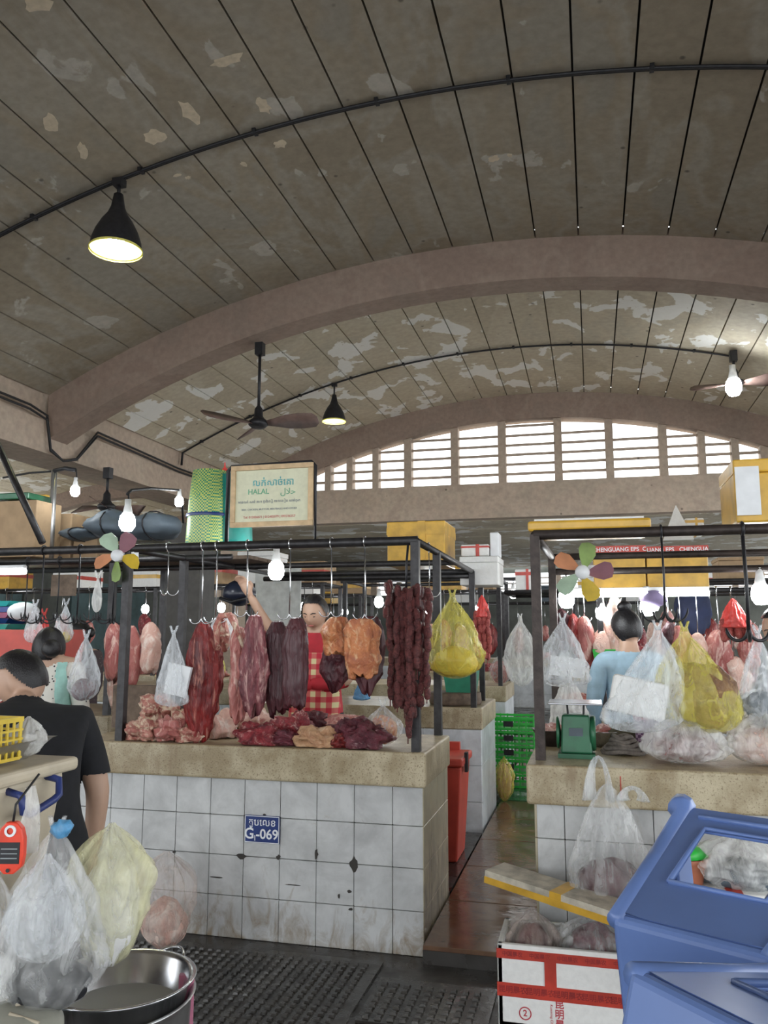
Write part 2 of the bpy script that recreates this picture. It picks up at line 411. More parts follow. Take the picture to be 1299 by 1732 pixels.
# --- end wall with louvres
YE = RIBS[4]
rib(XL, 19.3, RW, 'trim_31'); rib(XL, 24.95, RW, 'trim_32')
sill = ST(MB().box((XC, YE+0.17, 3.70), (2*HALF, 0.30, 0.60)), 'wall_end_sill', M['beam'])
win = STE('window_1', (XC, YE+0.15, 4.0))
mx = [-5.35,-4.95,-4.549,-4.139,-3.658,-3.068,-2.23,-1.407,-0.461,0.377,1.227,1.821,2.324,2.75,3.2,3.6]
def soff(x): return vz(x, 10.4, 5.09)
for x in mx:
    h = soff(x) - 4.0 + 0.03
    if h > 0.05: P(MB().box((x, YE+0.17, 4.0+h/2), (0.13 if -3.5 < x < 1.6 else 0.11, 0.22, h)), 'mullion', M['beam'], win)
for i in range(len(mx)-1):
    x0, x1 = mx[i]+0.06, mx[i+1]-0.06
    for k in range(1, 7):
        z = 4.0 + 0.168*k; lim = min(soff(x0), soff(x1))
        if z > lim - 0.04: continue
        P(MB().box(((x0+x1)/2, YE+0.17, z), (x1-x0, 0.10, 0.045), rx=R(14)), 'slat', M['beam'], win)
# low flat roof of the hall beyond and its louvred far wall
YF = 25.0
M['shutter'] = plain('teal_grey_shutter', (.16,.24,.25), .6, .1, .35, 3)
lr = STE('ceiling_far_hall', (XC, 19.5, 3.4))
for i in range(9): P(MB().box((XC-3, 14.0+0.6+i*1.22, 3.44), (24, 1.2, 0.08)), 'panel', M['ceil_far'], lr)
M['farwall'] = plain('dim_green_grey_wall', (0.17,0.18,0.16), .8, 0, .4, 2)
fw = STE('wall_far', (XC, YF+0.2, 0))
for (z, h) in ((1.3, 2.6), (3.35, 0.2)): P(MB().box((XC-3, YF+0.3, z), (24, 0.25, h)), 'wall_panel', M['farwall'], fw)
w2 = STE('window_2', (XC, YF+0.3, 2.6))
for i in range(25): P(MB().box((XC-15+i, YF+0.3, 2.93), (0.14, 0.2, 0.66)), 'mullion', M['beam'], w2)
for k in range(1, 4): P(MB().box((XC-3, YF+0.3, 2.6+0.165*k), (24, 0.08, 0.035)), 'slat', M['beam'], w2)
ST(MB().box((XL, YF+0.35, 2.6), (2*HALF, 0.25, 5.2)), 'wall_left_end', M['beam'])
wl = STE('wall_left', (-12.2, 8, 0))
for i in range(14):
    P(MB().box((-12.2, 1.0+i*1.7, 1.35), (.08, 1.62, 2.7)), 'shutter_panel', M['shutter'] if i % 3 else M['farwall'], wl)
P(MB().box((-12.26, 12.5, 1.6), (.06, 25, 3.2)), 'wall_face', M['farwall'], wl)
# --- front aisle: studded rubber mats
def rubber_mat(x0, x1, y0, y1, label, pitch=0.045, stud=0.024):
    t = T('rubber_mat', label, 'mat', ((x0+x1)/2, (y0+y1)/2, 0), 'rubber mats on the aisle floor')
    P(MB().box(((x0+x1)/2, (y0+y1)/2, 0.005), (x1-x0-0.01, y1-y0-0.01, 0.01)), 'sheet', M['mat'], t)
    st = MB(); nx = int((x1-x0-0.06)/pitch); ny = int((y1-y0-0.06)/pitch)
    for i in range(nx):
        for j in range(ny):
            x = x0+0.04+i*pitch; y = y0+0.04+j*pitch; a = stud/2; b = stud/2.8
            st.add([(x-a,y-a,0.0095),(x+a,y-a,0.0095),(x+a,y+a,0.0095),(x-a,y+a,0.0095),(x-b,y-b,0.019),(x+b,y-b,0.019),(x+b,y+b,0.019),(x-b,y+b,0.019)],
                   [(4,5,6,7),(0,1,5,4),(1,2,6,5),(2,3,7,6),(3,0,4,7)])
    P(st, 'studs', M['mat'], t, kind='stuff'); return t
rubber_mat(-2.35, -0.98, 2.62, 3.86, 'black studded rubber mat on floor in front of the stall plate counter')
rubber_mat(-2.35, -1.1, 1.6, 2.6, 'nearest studded rubber mat at the bottom edge beside the steel basins')
rubber_mat(-0.96, -0.44, 3.28, 3.70, 'small wet studded mat at the foot of the brown step', 0.05, 0.03)
S(MB().box((-0.66, 2.78, 0.006), (0.62, 0.92, 0.012)), 'floor_sheet', M['floor'], 'smooth wet dark sheet lying on floor left of the foam box', 'floor sheet')
# --- raised brown passage
pf = STE('floor_passage', (-0.56, 5.5, 0))
P(MB().box((-0.545, 5.55, 0.03), (0.53, 3.3, 0.06)), 'step_bed', M['floor'], pf)
for i in range(5):
    y0 = 3.90 + i*0.66
    bev(P(MB().box((-0.545, y0+0.328, 0.07), (0.53, 0.652, 0.022)), 'paving_slab', M['brown_floor'], pf), 0.003)
P(MB().box((-0.545, 7.75, 0.065), (0.56, 1.0, 0.03)), 'green_mat', M['greenmat'], pf)
P(MB().box((-0.545, 10.3, 0.04), (0.6, 4.0, 0.08)), 'far_paving', M['brown_floor'], pf)
P(MB().box((-1.6, 5.35, 0.04), (1.56, 1.4, 0.08)), 'stall_floor', M['floor'], pf)

# ================================================================ COUNTERS
def tile(parent, c, d, m): return bev(P(MB().box(c, d), 'tile', m, parent), 0.002, 1)
# left counter
LC = T('tiled_counter', 'stained white tiled meat counter carrying the blue stall number plate', 'counter', (-1.75, 4.3, 0))
P(MB().box((-1.78, 4.32, 0.385), (1.90, 0.655, 0.77)), 'core', M['joint'], LC)
sl = P(MB().box((-1.77, 4.29, 0.85), (1.94, 0.70, 0.165)), 'slab', M['slab'], LC); bev(sl, 0.012, 3)
xs = [-2.70, -2.508, -2.316, -2.125, -1.932, -1.744, -1.55, -1.357, -1.164, -0.971, -0.819]; zs = [0.0, 0.199, 0.392, 0.585, 0.768]
for i in range(len(xs)-1):
    for j in range(4):
        tile(LC, ((xs[i]+xs[i+1])/2, 3.982, (zs[j]+zs[j+1])/2), (xs[i+1]-xs[i]-0.003, 0.014, zs[j+1]-zs[j]-0.003), M['tile'])
ys = [3.975, 4.16, 4.35, 4.54, 4.65]
for i in range(4):
    for j in range(4):
        tile(LC, (-0.824, (ys[i]+ys[i+1])/2, (zs[j]+zs[j+1])/2), (0.014, ys[i+1]-ys[i]-0.002, zs[j+1]-zs[j]-0.002), M['tile_side'])
def chip(px, py, w, h, seed):
    q = A(px, py, 3.972); rnd = random.Random(seed); n = 11
    pts = [(q.x+math.cos(2*math.pi*i/n)*w*(0.55+0.5*rnd.random()), q.z+math.sin(2*math.pi*i/n)*h*(0.55+0.5*rnd.random())) for i in range(n)]
    Mx = Matrix(((1,0,0,0),(0,0,1,0),(0,1,0,0),(0,0,0,1)))
    P(MB().prism(pts, 3.9715, 3.9745, Mx), 'broken_spot', M['joint'], LC)
for i, a in enumerate([(408,1448,.030,.016),(471,1450,.014,.014),(535,1445,.010,.030),(599,1462,.024,.040),(591,1508,.016,.008),(573,1516,.006,.012),(447,1378,.010,.005),(294,1441,.012,.007),(366,1484,.05,.004),(496,1497,.05,.003),(720-127,1538,.012,.008)]): chip(*a, i)
# right counter
RC = T('tiled_counter', 'tiled counter on the right carrying the green scale and meat bags', 'counter', (1.0, 4.1, 0))
P(MB().box((1.02, 4.15, 0.39), (2.56, 0.83, 0.78)), 'core', M['joint'], RC)
bev(P(MB().box((1.0, 4.12, 0.862), (2.60, 0.94, 0.165)), 'slab', M['slab'], RC), 0.012, 3)
xs2 = [-0.265, -0.147, 0.219, 0.586, 0.953, 1.32, 1.687, 2.054, 2.28]; zs2 = [0.0, 0.14, 0.385, 0.627, 0.778]
for i in range(len(xs2)-1):
    for j in range(4):
        tile(RC, ((xs2[i]+xs2[i+1])/2, 3.73, (zs2[j]+zs2[j+1])/2), (xs2[i+1]-xs2[i]-0.003, 0.014, zs2[j+1]-zs2[j]-0.003), M['tile'])
for i in range(4):
    for j in range(4):
        y0 = 3.73+0.21*i; tile(RC, (-0.267, y0+0.105, (zs2[j]+zs2[j+1])/2), (0.014, 0.207, zs2[j+1]-zs2[j]-0.003), M['tile_side'])
q = A(1050,1332,3.645); P(MB().box((q.x,3.6485,q.z), (.004,.003,.09)), 'red_drip', M['tape_r'], RC)
# further counters of the row
def counter(x0, x1, y0, y1, z0, label, h=0.94, cls='tile_clean'):
    t = T('tiled_counter', label, 'counter', ((x0+x1)/2, (y0+y1)/2, z0))
    P(MB().box(((x0+x1)/2, (y0+y1)/2, z0+(h-0.16)/2), (x1-x0-0.03, y1-y0-0.03, h-0.16)), 'core', M['joint'], t)
    bev(P(MB().box(((x0+x1)/2, (y0+y1)/2, z0+h-0.08), (x1-x0+0.02, y1-y0+0.02, 0.16)), 'slab', M['slab'], t), 0.01)
    nx = max(1, round((x1-x0)/0.4)); ny = max(1, round((y1-y0)/0.4)); hz = (h-0.16)/3
    for j in range(3):
        for i in range(nx):
            w = (x1-x0)/nx; tile(t, (x0+w*(i+0.5), y0+0.006, z0+hz*(j+0.5)), (w-0.003, 0.014, hz-0.003), M[cls])
        for i in range(ny):
            w = (y1-y0)/ny
            for xx in (x0+0.006, x1-0.006): tile(t, (xx, y0+w*(i+0.5), z0+hz*(j+0.5)), (0.014, w-0.003, hz-0.003), M[cls])
    return t
counter(-2.6, -0.83, 6.19, 7.05, 0.0, 'clean white tiled counter behind the red bin with the chopping block')
counter(-2.7, -0.9, 8.6, 9.5, 0.0, 'distant white tiled counter beyond the green crate stack')
counter(0.05, 2.6, 6.4, 7.2, 0.0, 'counter under the tube light behind the woman in pale blue')
counter(-5.6, -3.2, 5.0, 5.8, 0.0, 'counter on the left behind the woman with a hair bun')
counter(-5.6, -3.2, 7.6, 8.4, 0.0, 'second counter back on the far left side')

# ================================================================ STALL CAGES (welded pipe frames)
def cage(name, label, posts, rails, mat='pipe', r=0.021):
    allp = [p for q in posts for p in q[:2]] + [p for q in rails for p in q[:2]]
    c = Vector((sum(p[0] for p in allp)/len(allp), sum(p[1] for p in allp)/len(allp), min(p[2] for p in allp)))
    t = T(name, label, 'frame', c)
    for a, b in posts:
        P(MB().box(((a[0]+b[0])/2, (a[1]+b[1])/2, (a[2]+b[2])/2), (2*r, 2*r, abs(b[2]-a[2]))), 'post', M[mat], t)
    for q in rails:
        a, b = q[0], q[1]; rr = q[2] if len(q) > 2 else r*0.95
        P(MB().tube([a, b], rr, 10), 'rail', M[mat], t, True)
    return t
ZT = 1.965
cage('stall_frame', 'black pipe frame over the plate counter holding the dark sausages', [
    ((-0.853,3.985,0.93), (-0.853,3.985,ZT)), ((-2.475,3.985,0.93), (-2.475,3.985,ZT)),
    ((-0.862,4.62,0.93), (-0.862,4.62,ZT)), ((-2.475,4.62,0.93), (-2.475,4.62,ZT)),
    ((-0.886,6.21,0.94), (-0.886,6.21,ZT)), ((-0.90,6.83,0.94), (-0.90,6.83,ZT))],
    [((-4.2,3.985,ZT), (-0.84,3.985,ZT), 0.024), ((-4.2,4.62,ZT), (-2.15,4.62,ZT)), ((-4.2,5.35,ZT), (-0.87,5.35,ZT)), ((-2.6,6.21,1.93), (-0.886,6.21,1.93)), ((-0.853,3.985,ZT), (-0.90,6.83,ZT)), ((-2.475,3.985,ZT), (-2.475,6.83,ZT)),
     ((-2.475,6.83,ZT), (-0.90,6.83,ZT)), ((-2.475,6.21,ZT), (-0.886,6.21,ZT)), ((-3.9,3.985,ZT), (-3.9,4.62,ZT))])
cage('stall_frame', 'rusty dark pipe frame over the right counter with the hanging yellow bag', [
    ((-0.245,3.80,0.94), (-0.245,3.80,1.955)), ((-0.225,5.0,0.0), (-0.225,5.0,1.955)), ((2.1,3.80,0.94), (2.1,3.80,1.955)), ((2.1,5.0,0.0), (2.1,5.0,1.955))],
    [((-0.25,3.80,1.955), (2.3,3.80,1.955), 0.024), ((-0.22,5.0,1.955), (2.3,5.0,1.955)), ((-0.245,3.80,1.955), (-0.225,5.0,1.955)), ((2.1,3.80,1.955), (2.1,5.0,1.955)),
     ((-0.22,5.0,1.865), (2.3,5.0,1.865))], 'rust', 0.022)
cage('stall_frame', 'pipe frame of the stall below the yellow foam boxes on the right', [
    ((0.06,6.45,0.94), (0.06,6.45,1.81)), ((2.5,6.45,0.94), (2.5,6.45,1.81)), ((0.06,7.1,0.94), (0.06,7.1,1.81)), ((2.5,7.1,0.94), (2.5,7.1,1.81))],
    [((-0.65,6.45,1.81), (2.6,6.45,1.81)), ((-0.65,7.1,1.81), (2.6,7.1,1.81)), ((-0.65,6.45,1.81), (-0.65,7.1,1.81)), ((0.06,6.45,1.81), (0.06,7.1,1.81)), ((2.5,6.45,1.81), (2.5,7.1,1.81))])
cage('stall_frame', 'pipe frame on the distant counter beyond the green crate stack', [
    ((-0.95,8.65,0.94), (-0.95,8.65,2.05)), ((-2.65,8.65,0.94), (-2.65,8.65,2.05)), ((-0.95,9.45,0.94), (-0.95,9.45,2.05)), ((-2.65,9.45,0.94), (-2.65,9.45,2.05))],
    [((-2.7,8.65,2.05), (-0.55,8.65,2.05)), ((-2.7,9.45,2.05), (-0.93,9.45,2.05)), ((-0.95,8.65,2.05), (-0.95,9.45,2.05)), ((-2.65,8.65,2.05), (-2.65,9.45,2.05))])
cage('stall_frame', 'pipe frame above the left back counter behind the hair bun', [
    ((-3.25,5.05,0.94), (-3.25,5.05,2.0)), ((-5.5,5.05,0.94), (-5.5,5.05,2.0)), ((-3.25,5.75,0.94), (-3.25,5.75,2.0)), ((-5.5,5.75,0.94), (-5.5,5.75,2.0))],
    [((-5.6,5.05,2.0), (-3.2,5.05,2.0)), ((-5.6,5.75,2.0), (-3.2,5.75,2.0)), ((-3.25,5.05,2.0), (-3.25,5.75,2.0)), ((-5.5,5.05,2.0), (-5.5,5.75,2.0))])

sh = T('plank_shelf', 'plank shelf of stored goods on the left back frame', 'shelf', (-4.4,5.4,2.02))
for i in range(5): bev(P(MB().box((-3.95,5.08+.16*i,2.0), (3.5,.15,.025)), 'plank', M['darkwood'], sh), .003)

# ================================================================ generic builders
def hang_mb(top, L, Wd, D, seed, prof=None, n=48, m=56, rough=1.0, rz=None):
    """hanging cut: lofted along z with lumps, creases and a swaying axis"""
    rnd = random.Random(seed); mb = MB(); vs = []; fs = []; o = seed*7.31
    rz = -YAW*0 + (rnd.uniform(-0.3, 0.3) if rz is None else rz)
    prof = prof or [0.32, 0.75, 0.95, 1.0, 0.97, 0.92, 0.8, 0.5]
    for i in range(m+1):
        t = i/m; f = t*(len(prof)-1); k = min(int(f), len(prof)-2); w = prof[k]*(1-(f-k)) + prof[k+1]*(f-k)
        if i == 0 or i == m: w *= 0.55
        ax = 0.14*Wd*nz(o, t*2.5, 0.3); ay = 0.14*Wd*nz(o+9, t*2.5, 1.3)
        for j in range(n):
            a = 2*math.pi*j/n
            q = 1 + rough*(0.30*nz(o+math.cos(a)*1.3, math.sin(a)*1.3, t*3.0) + 0.16*nz(o+math.cos(a)*3.4, math.sin(a)*3.4+5, t*7*L/0.5) + 0.34*(0.35-abs(nz(o+math.cos(a)*2.6, math.sin(a)*2.6+8, t*1.5*L/.5))) + 0.12*nz(o+math.cos(a)*9, math.sin(a)*9, t*16*L/.5))
            x = math.cos(a)*Wd/2*w*q + ax; y = math.sin(a)*D/2*w*q + ay
            X = x*math.cos(rz)-y*math.sin(rz); Y = x*math.sin(rz)+y*math.cos(rz)
            zz = -L*t + (t**3)*0.16*L*nz(o+3, math.cos(a)*2.2, math.sin(a)*2.2)
            vs.append((top[0]+X, top[1]+Y, top[2]+zz))
    for i in range(m):
        for j in range(n):
            j2 = (j+1) % n; fs.append((i*n+j, (i+1)*n+j, (i+1)*n+j2, i*n+j2))
    fs.append(tuple(range(n))); fs.append(tuple(range((m+1)*n-1, m*n-1, -1)))
    return mb.add(vs, fs)
def lump_mb(c, r, seed, rough=0.3, zmin=None, n=26, m=16):
    o = seed*3.77
    def fn(d): return 1 + rough*(nz(o+d.x*1.4, d.y*1.4, d.z*1.4) + 0.5*nz(o+d.x*3.3, d.y*3.3, d.z*3.3) + 0.25*nz(o+d.x*7, d.y*7, d.z*7))
    mb = MB().ball(c, r, n, m, None, fn)
    if zmin is not None: mb.v = [Vector((v.x, v.y, max(v.z, zmin))) for v in mb.v]
    return mb
def bag_mb(top, H, Wd, D, seed, gather=0.10, peak=0.68, n=72, m=48, sag=0.0, amp=1.0, rz=0.0):
    rnd = random.Random(seed); o = seed*5.13; ks = [(rnd.randint(5, 9), rnd.uniform(0, 6.28)), (rnd.randint(10, 15), rnd.uniform(0, 6.28))]
    vs = []; fs = []; mb = MB()
    for i in range(m+1):
        t = i/m
        if t < gather: w = 0.07 + 0.06*(t/gather)
        elif t < peak:
            u = (t-gather)/(peak-gather); w = 0.13 + 0.87*(u**0.78)*(1.0+0.12*math.sin(u*math.pi))
        else:
            u = (t-peak)/(1-peak); w = math.sqrt(max(0.0, 1-u*u*0.985))
        fold = amp*(0.22*(1-t)+0.035)
        for j in range(n):
            a = 2*math.pi*j/n
            q = 1 + fold*(0.6*math.sin(ks[0][0]*a+ks[0][1]) + 0.4*math.sin(ks[1][0]*a+ks[1][1]+t*2)) + amp*0.13*nz(o+math.cos(a)*1.6, math.sin(a)*1.6, t*3.2) + amp*0.08*nz(o+math.cos(a)*5, math.sin(a)*5, t*9) + amp*0.22*(0.16-abs(nz(o+math.cos(a)*3.3, math.sin(a)*3.3+4, t*4.5))) + amp*.05*nz(o+math.cos(a)*11, math.sin(a)*11, t*18)
            x = math.cos(a)*Wd/2*w*q + sag*Wd*0.3*t*t; y = math.sin(a)*D/2*w*q
            vs.append((top[0]+x*math.cos(rz)-y*math.sin(rz), top[1]+x*math.sin(rz)+y*math.cos(rz), top[2]-H*t))
    for i in range(m):
        for j in range(n):
            j2 = (j+1) % n; fs.append((i*n+j, (i+1)*n+j, (i+1)*n+j2, i*n+j2))
    fs.append(tuple(range((m+1)*n-1, m*n-1, -1)))
    return mb.add(vs, fs)
def bag(label, top, H, Wd, D, seed, filmm='film_w', cont=None, frac=0.45, name='plastic_bag', cat='bag', group=None, peak=0.68, gather=0.10, sag=0.0, handles=True, amp=1.0, lumps=None, rz=0.0):
    t = T(name, label, cat, (top[0], top[1], top[2]-H), group)
    P(bag_mb(top, H, Wd, D, seed, gather, peak, sag=sag, amp=amp, rz=rz), 'film', M[filmm], t, True)
    if handles:
        for s in (-1, 1):
            pts = [(top[0]+s*0.012*math.sin(k/6*math.pi)*1.2+s*0.004, top[1]+0.004*s, top[2]-0.02+0.05*math.sin(k/6*math.pi/1.0)*0.9) for k in range(7)]
            P(MB().tube(pts, 0.006, 6), 'handle', M[filmm], t, True)
    if cont:
        b0 = top[2]-H; zc = b0 + H*frac*0.48
        mb = lump_mb((top[0]+sag*Wd*0.25, top[1], zc), (Wd*0.38, D*0.36, H*frac*0.45), seed+1, 0.16)
        if rz:
            mb.v = [Vector((top[0]+(v.x-top[0])*math.cos(rz)-(v.y-top[1])*math.sin(rz), top[1]+(v.x-top[0])*math.sin(rz)+(v.y-top[1])*math.cos(rz), v.z)) for v in mb.v]
        P(mb, 'contents', M[cont], t, True)
    return t
def hook(label, x, y, z0, z1, r=0.0035, prongs=1, group='meat hooks on the rails', mat='steel', size=0.03):
    t = T('meat_hook', label, 'hook', (x, y, z1), group)
    loop = [(x, y-0.027*math.sin(a), z0+0.002+0.027*math.cos(a)-0.0) for a in [R(q) for q in range(-150, 181, 30)]]
    P(MB().tube(loop, r, 6), 'eye', M[mat], t, True)
    P(MB().tube([(x, y, z0-0.025), (x+0.003, y, (z0+z1)/2), (x, y, z1+size)], r, 6), 'shank', M[mat], t, True)
    for k in range(prongs):
        a0 = 2*math.pi*k/prongs + 0.4
        pts = [(x + size*(1-math.cos(q))*math.cos(a0), y + size*(1-math.cos(q))*math.sin(a0), z1+size - size*math.sin(q)*1.1) for q in [R(i) for i in range(0, 200, 20)]]
        P(MB().tube(pts, [r]*(len(pts)-1)+[r*0.3], 6), 'prong', M[mat], t, True)
    return t
def text(parent, body, size, Mx, mat, name='lettering', ext=0.0006, bold=0.0, align='CENTER'):
    cu = bpy.data.curves.new('txt', 'FONT'); cu.body = body; cu.size = 1.0; cu.align_x = align; cu.align_y = 'CENTER'; cu.extrude = ext/size; cu.offset = min(.016, bold/size*.7)
    o = bpy.data.objects.new('txt', cu); COL.objects.link(o)
    me = bpy.data.meshes.new_from_object(o.evaluated_get(bpy.context.evaluated_depsgraph_get()))
    bpy.data.objects.remove(o); mb = MB(); mb.v = [Mx @ (v.co*size) for v in me.vertices]; mb.f = [tuple(p.vertices) for p in me.polygons]
    if not mb.v: return None
    return P(mb, name, mat, parent)
FRONT = Matrix(((1,0,0,0),(0,0,-1,0),(0,1,0,0),(0,0,0,1)))      # text facing -Y
def at_front(p, y): return Matrix.Translation((p.x, y, p.z)) @ FRONT
def sx(L, D): return L/1370.0*D

# ================================================================ LEFT COUNTER
pl = A(443, 1403, 3.965)
np_ = T('number_plate', 'navy blue enamel stall number plate on the white tiles', 'sign', (pl.x, 3.97, pl.z-0.06))
bev(P(MB().box((pl.x, 3.9685, pl.z), (0.188, 0.007, 0.132)), 'plate', M['navy'], np_), 0.002)
for dz, dx, w, h in ((0.0625,0,0.184,0.003),(-0.0625,0,0.184,0.003),(0,0.0905,0.003,0.126),(0,-0.0905,0.003,0.126)):
    P(MB().box((pl.x+dx, 3.9645, pl.z+dz), (w, 0.002, h)), 'border', M['offwhite'], np_)
text(np_, 'តូបេលខ', 0.048, at_front(pl+Vector((0.0,0,0.032)), 3.9643), M['offwhite'], bold=0.0006)
text(np_, 'G', 0.072, at_front(pl+Vector((-0.068,0,-0.024)), 3.9643), M['offwhite'], bold=0.002)
text(np_, '1', 0.036, at_front(pl+Vector((-0.037,0,-0.044)), 3.9643), M['offwhite'], bold=0.001)
text(np_, '-069', 0.066, at_front(pl+Vector((0.028,0,-0.024)), 3.9643), M['offwhite'], bold=0.002)
# hanging cuts: (label, px, ytop, ybot, wpx, thick m, mat, seed, Y, profile)
HANGS = [
 ('long dark red beef cut hanging left of the bone strips', 345, 1052, 1252, 58, .11, 'beef', 11, 4.02, [.25,.7,.95,1,1,.95,.75,.45]),
 ('pink and orange strip of beef flank hanging beside the dark red cut', 404, 1060, 1214, 34, .09, 'pork', 12, 4.04, [.4,.7,.8,.9,1,1,.8,.6]),
 ('bony rib strip bent over its hook above the pink flank', 378, 1048, 1100, 20, .05, 'bone', 13, 4.10, [.5,.9,1,1,.9,.8]),
 ('purple brown beef shank hanging between flank and liver', 432, 1040, 1204, 40, .10, 'shank', 14, 3.99, [.45,.8,.85,.9,1,1,.9,.6]),
 ('knobbly red trimming strip hanging right of the shank', 452, 1068, 1165, 26, .07, 'trim', 15, 4.14, [.5,1,.9,1,.9,.7]),
 ('left slab of maroon liver with smooth flat sides', 472, 1050, 1203, 38, .10, 'liver', 16, 4.06, [.45,.9,1,1,1,1,1,.7]),
 ('right slab of maroon liver in front of the plaid apron', 502, 1044, 1192, 40, .09, 'liver', 17, 3.99, [.5,.9,1,1,1,1,1,.95]),
 ('red and orange fatty beef lump hanging by the seller', 570, 1043, 1108, 46, .12, 'fat', 18, 4.05, [.5,.9,1,1,1,.85]),
 ('dark brown offal hanging below the fatty lump', 566, 1090, 1168, 46, .11, 'beef_dark', 19, 4.09, [.7,1,1,.95,.7,.3]),
 ('large orange fat slab hanging next to the dark sausages', 612, 1046, 1142, 56, .05, 'fat', 20, 3.98, [.55,.95,1,1,.95,.75]),
 ('dark maroon cut behind the orange fat slab', 626, 1042, 1165, 54, .06, 'liver', 21, 4.05, [.5,.9,1,1,.9,.3]),
]
for lab, px, yt, yb, wp, th, mt, sd, Y, pr in HANGS:
    t = A(px, yt, Y); b = A(px, yb, Y); d = (t - Vector((0,0,EYE))).dot(FV)
    o = S(hang_mb(t, t.z-b.z, wp*d/FPX, th, sd, pr, rough=0.55 if mt == 'liver' else 1.0, rz=0.2), 'hanging_meat', M[mt], lab, 'meat', True, 'cuts of beef hung over the plate counter')
for i, (px, yb, Y, lab) in enumerate([(345,1048,4.02,'steel hook above the long dark red beef cut'),(380,1046,4.10,'steel hook above the bony rib strip'),(425,1036,4.05,'hook holding the purple brown shank'),(491,1040,4.0,'hook with chain link above the maroon liver'),(566,1036,4.05,'hook over the red and orange fatty lump'),(618,1040,4.0,'hook over the large orange fat slab'),(285,1000,4.0,'empty steel hook left of the white bag')]):
    p = A(px, yb, Y); hook(lab, p.x, 3.985 if Y < 4.08 else 3.985, ZT, p.z-0.02, prongs=2 if i != 6 else 3, mat='steel')
# strip arching over hook
p = A(392, 1040, 4.0); pts = [A(368,1100,4.0), A(366,1060,4.0), A(374,1042,4.0), A(388,1040,4.0), A(400,1062,4.0), A(412,1095,4.0)]
S(MB().tube(pts, [.012,.02,.02,.018,.016,.010], 10), 'hanging_meat', M['bone'], 'thin pale gristle strip arched over a hook', 'meat', True, 'cuts of beef hung over the plate counter')
# pile on the counter
PILE = [
 (265,1203,.10,.09,.065,'bone',31,'knuckle bone on top of the left bone pile'),(240,1238,.10,.09,.055,'bone',32,'pale joint bone at the left end of the counter'),
 (285,1238,.08,.08,.05,'pork',33,'pink offcut between the joint bones'),(316,1226,.11,.09,.07,'bone',34,'bone with orange fat beside the long red cut'),
 (318,1250,.07,.06,.035,'bone',35,'small round bone end at the counter edge'),(372,1232,.09,.09,.06,'porkskin',36,'pale pink fat lump behind the red cut'),
 (428,1226,.11,.09,.06,'porkskin',37,'pink fatty pile behind the trimmings'),(432,1248,.10,.08,.05,'trim',38,'red trimmings at the counter edge below the shank'),
 (462,1236,.09,.09,.05,'bone',39,'grey sinewy offcut beside the red trimmings'),(500,1238,.11,.10,.065,'trim',40,'dark red diced heap in the middle of the counter'),
 (532,1256,.10,.07,.05,'tan',41,'tan skinned block at the front edge of the counter'),(520,1225,.09,.08,.05,'beef_dark',42,'dark lean piece behind the tan block'),
 (570,1262,.06,.05,.035,'beef',43,'small maroon piece at the front edge right of tan block'),(590,1245,.10,.09,.065,'purple',44,'purple marbled heart with white membrane'),
 (622,1252,.10,.08,.055,'purple',45,'purple marbled heart nearest the fat bag'),(478,1250,.07,.06,.03,'purple',46,'thin grey purple scrap by the tan block')]
for px, py, rx, ry, rz_, mt, sd, lab in PILE:
    k = 1.0; q = AZ(px, py+6, 0.965)
    y = min(max(q.y, 3.99), 4.32); q = A(px, py, y)
    S(lump_mb((q.x, y+0.03, max(q.z, 0.935+rz_*0.72)), (rx, ry, rz_*1.25), sd, 0.6, 0.936, 40, 26), 'meat_piece', M[mt], lab, 'meat', True, 'meat laid out on the plate counter')
q = A(560, 1215, 4.30)
cb = T('chopping_block', 'round dark chopping block behind the meat pile below the seller', 'chopping block', (q.x, 4.42, 0.935))
P(MB().lathe([(0.0,0),(0.17,0),(0.18,0.02),(0.18,0.055),(0.172,0.06),(0.0,0.06)], 28, (q.x, 4.42, 0.935)), 'block', M['darkwood'], cb, True)
S(lump_mb((q.x+0.02, 4.40, 1.018), (0.13,0.09,0.03), 51, 0.5, 0.997), 'meat_piece', M['pork'], 'pink sliced meat lying on the round chopping block', 'meat', True)
p = A(646, 1190, 4.12); bag('small clear bag of orange fat beside the dark sausages', (p.x, 4.14, p.z), p.z-0.937, .19, .15, 61, 'film_c', 'fat', 0.75, peak=0.6)
p = A(294, 1066, 3.95); bag('white bag with papers hanging left of the dark red cut', (p.x, 3.95, p.z), .40, .19, .07, 62, 'film_w', None, peak=0.9)
S(MB().box((A(300,1150,3.95).x, 3.955, A(300,1150,3.95).z), (.13, .02, .16), ry=R(12)), 'paper_sheet', M['offwhite'], 'white paper inside the bag left of the dark red cut', 'paper')
# knife-rack side board and steel tray behind left end
q = A(240, 1180, 4.5); S(MB().box((q.x, 4.5, 1.06), (.36, .06, .25)), 'side_board', M['darkwood'], 'weathered wooden board standing at the back of the counter', 'board')
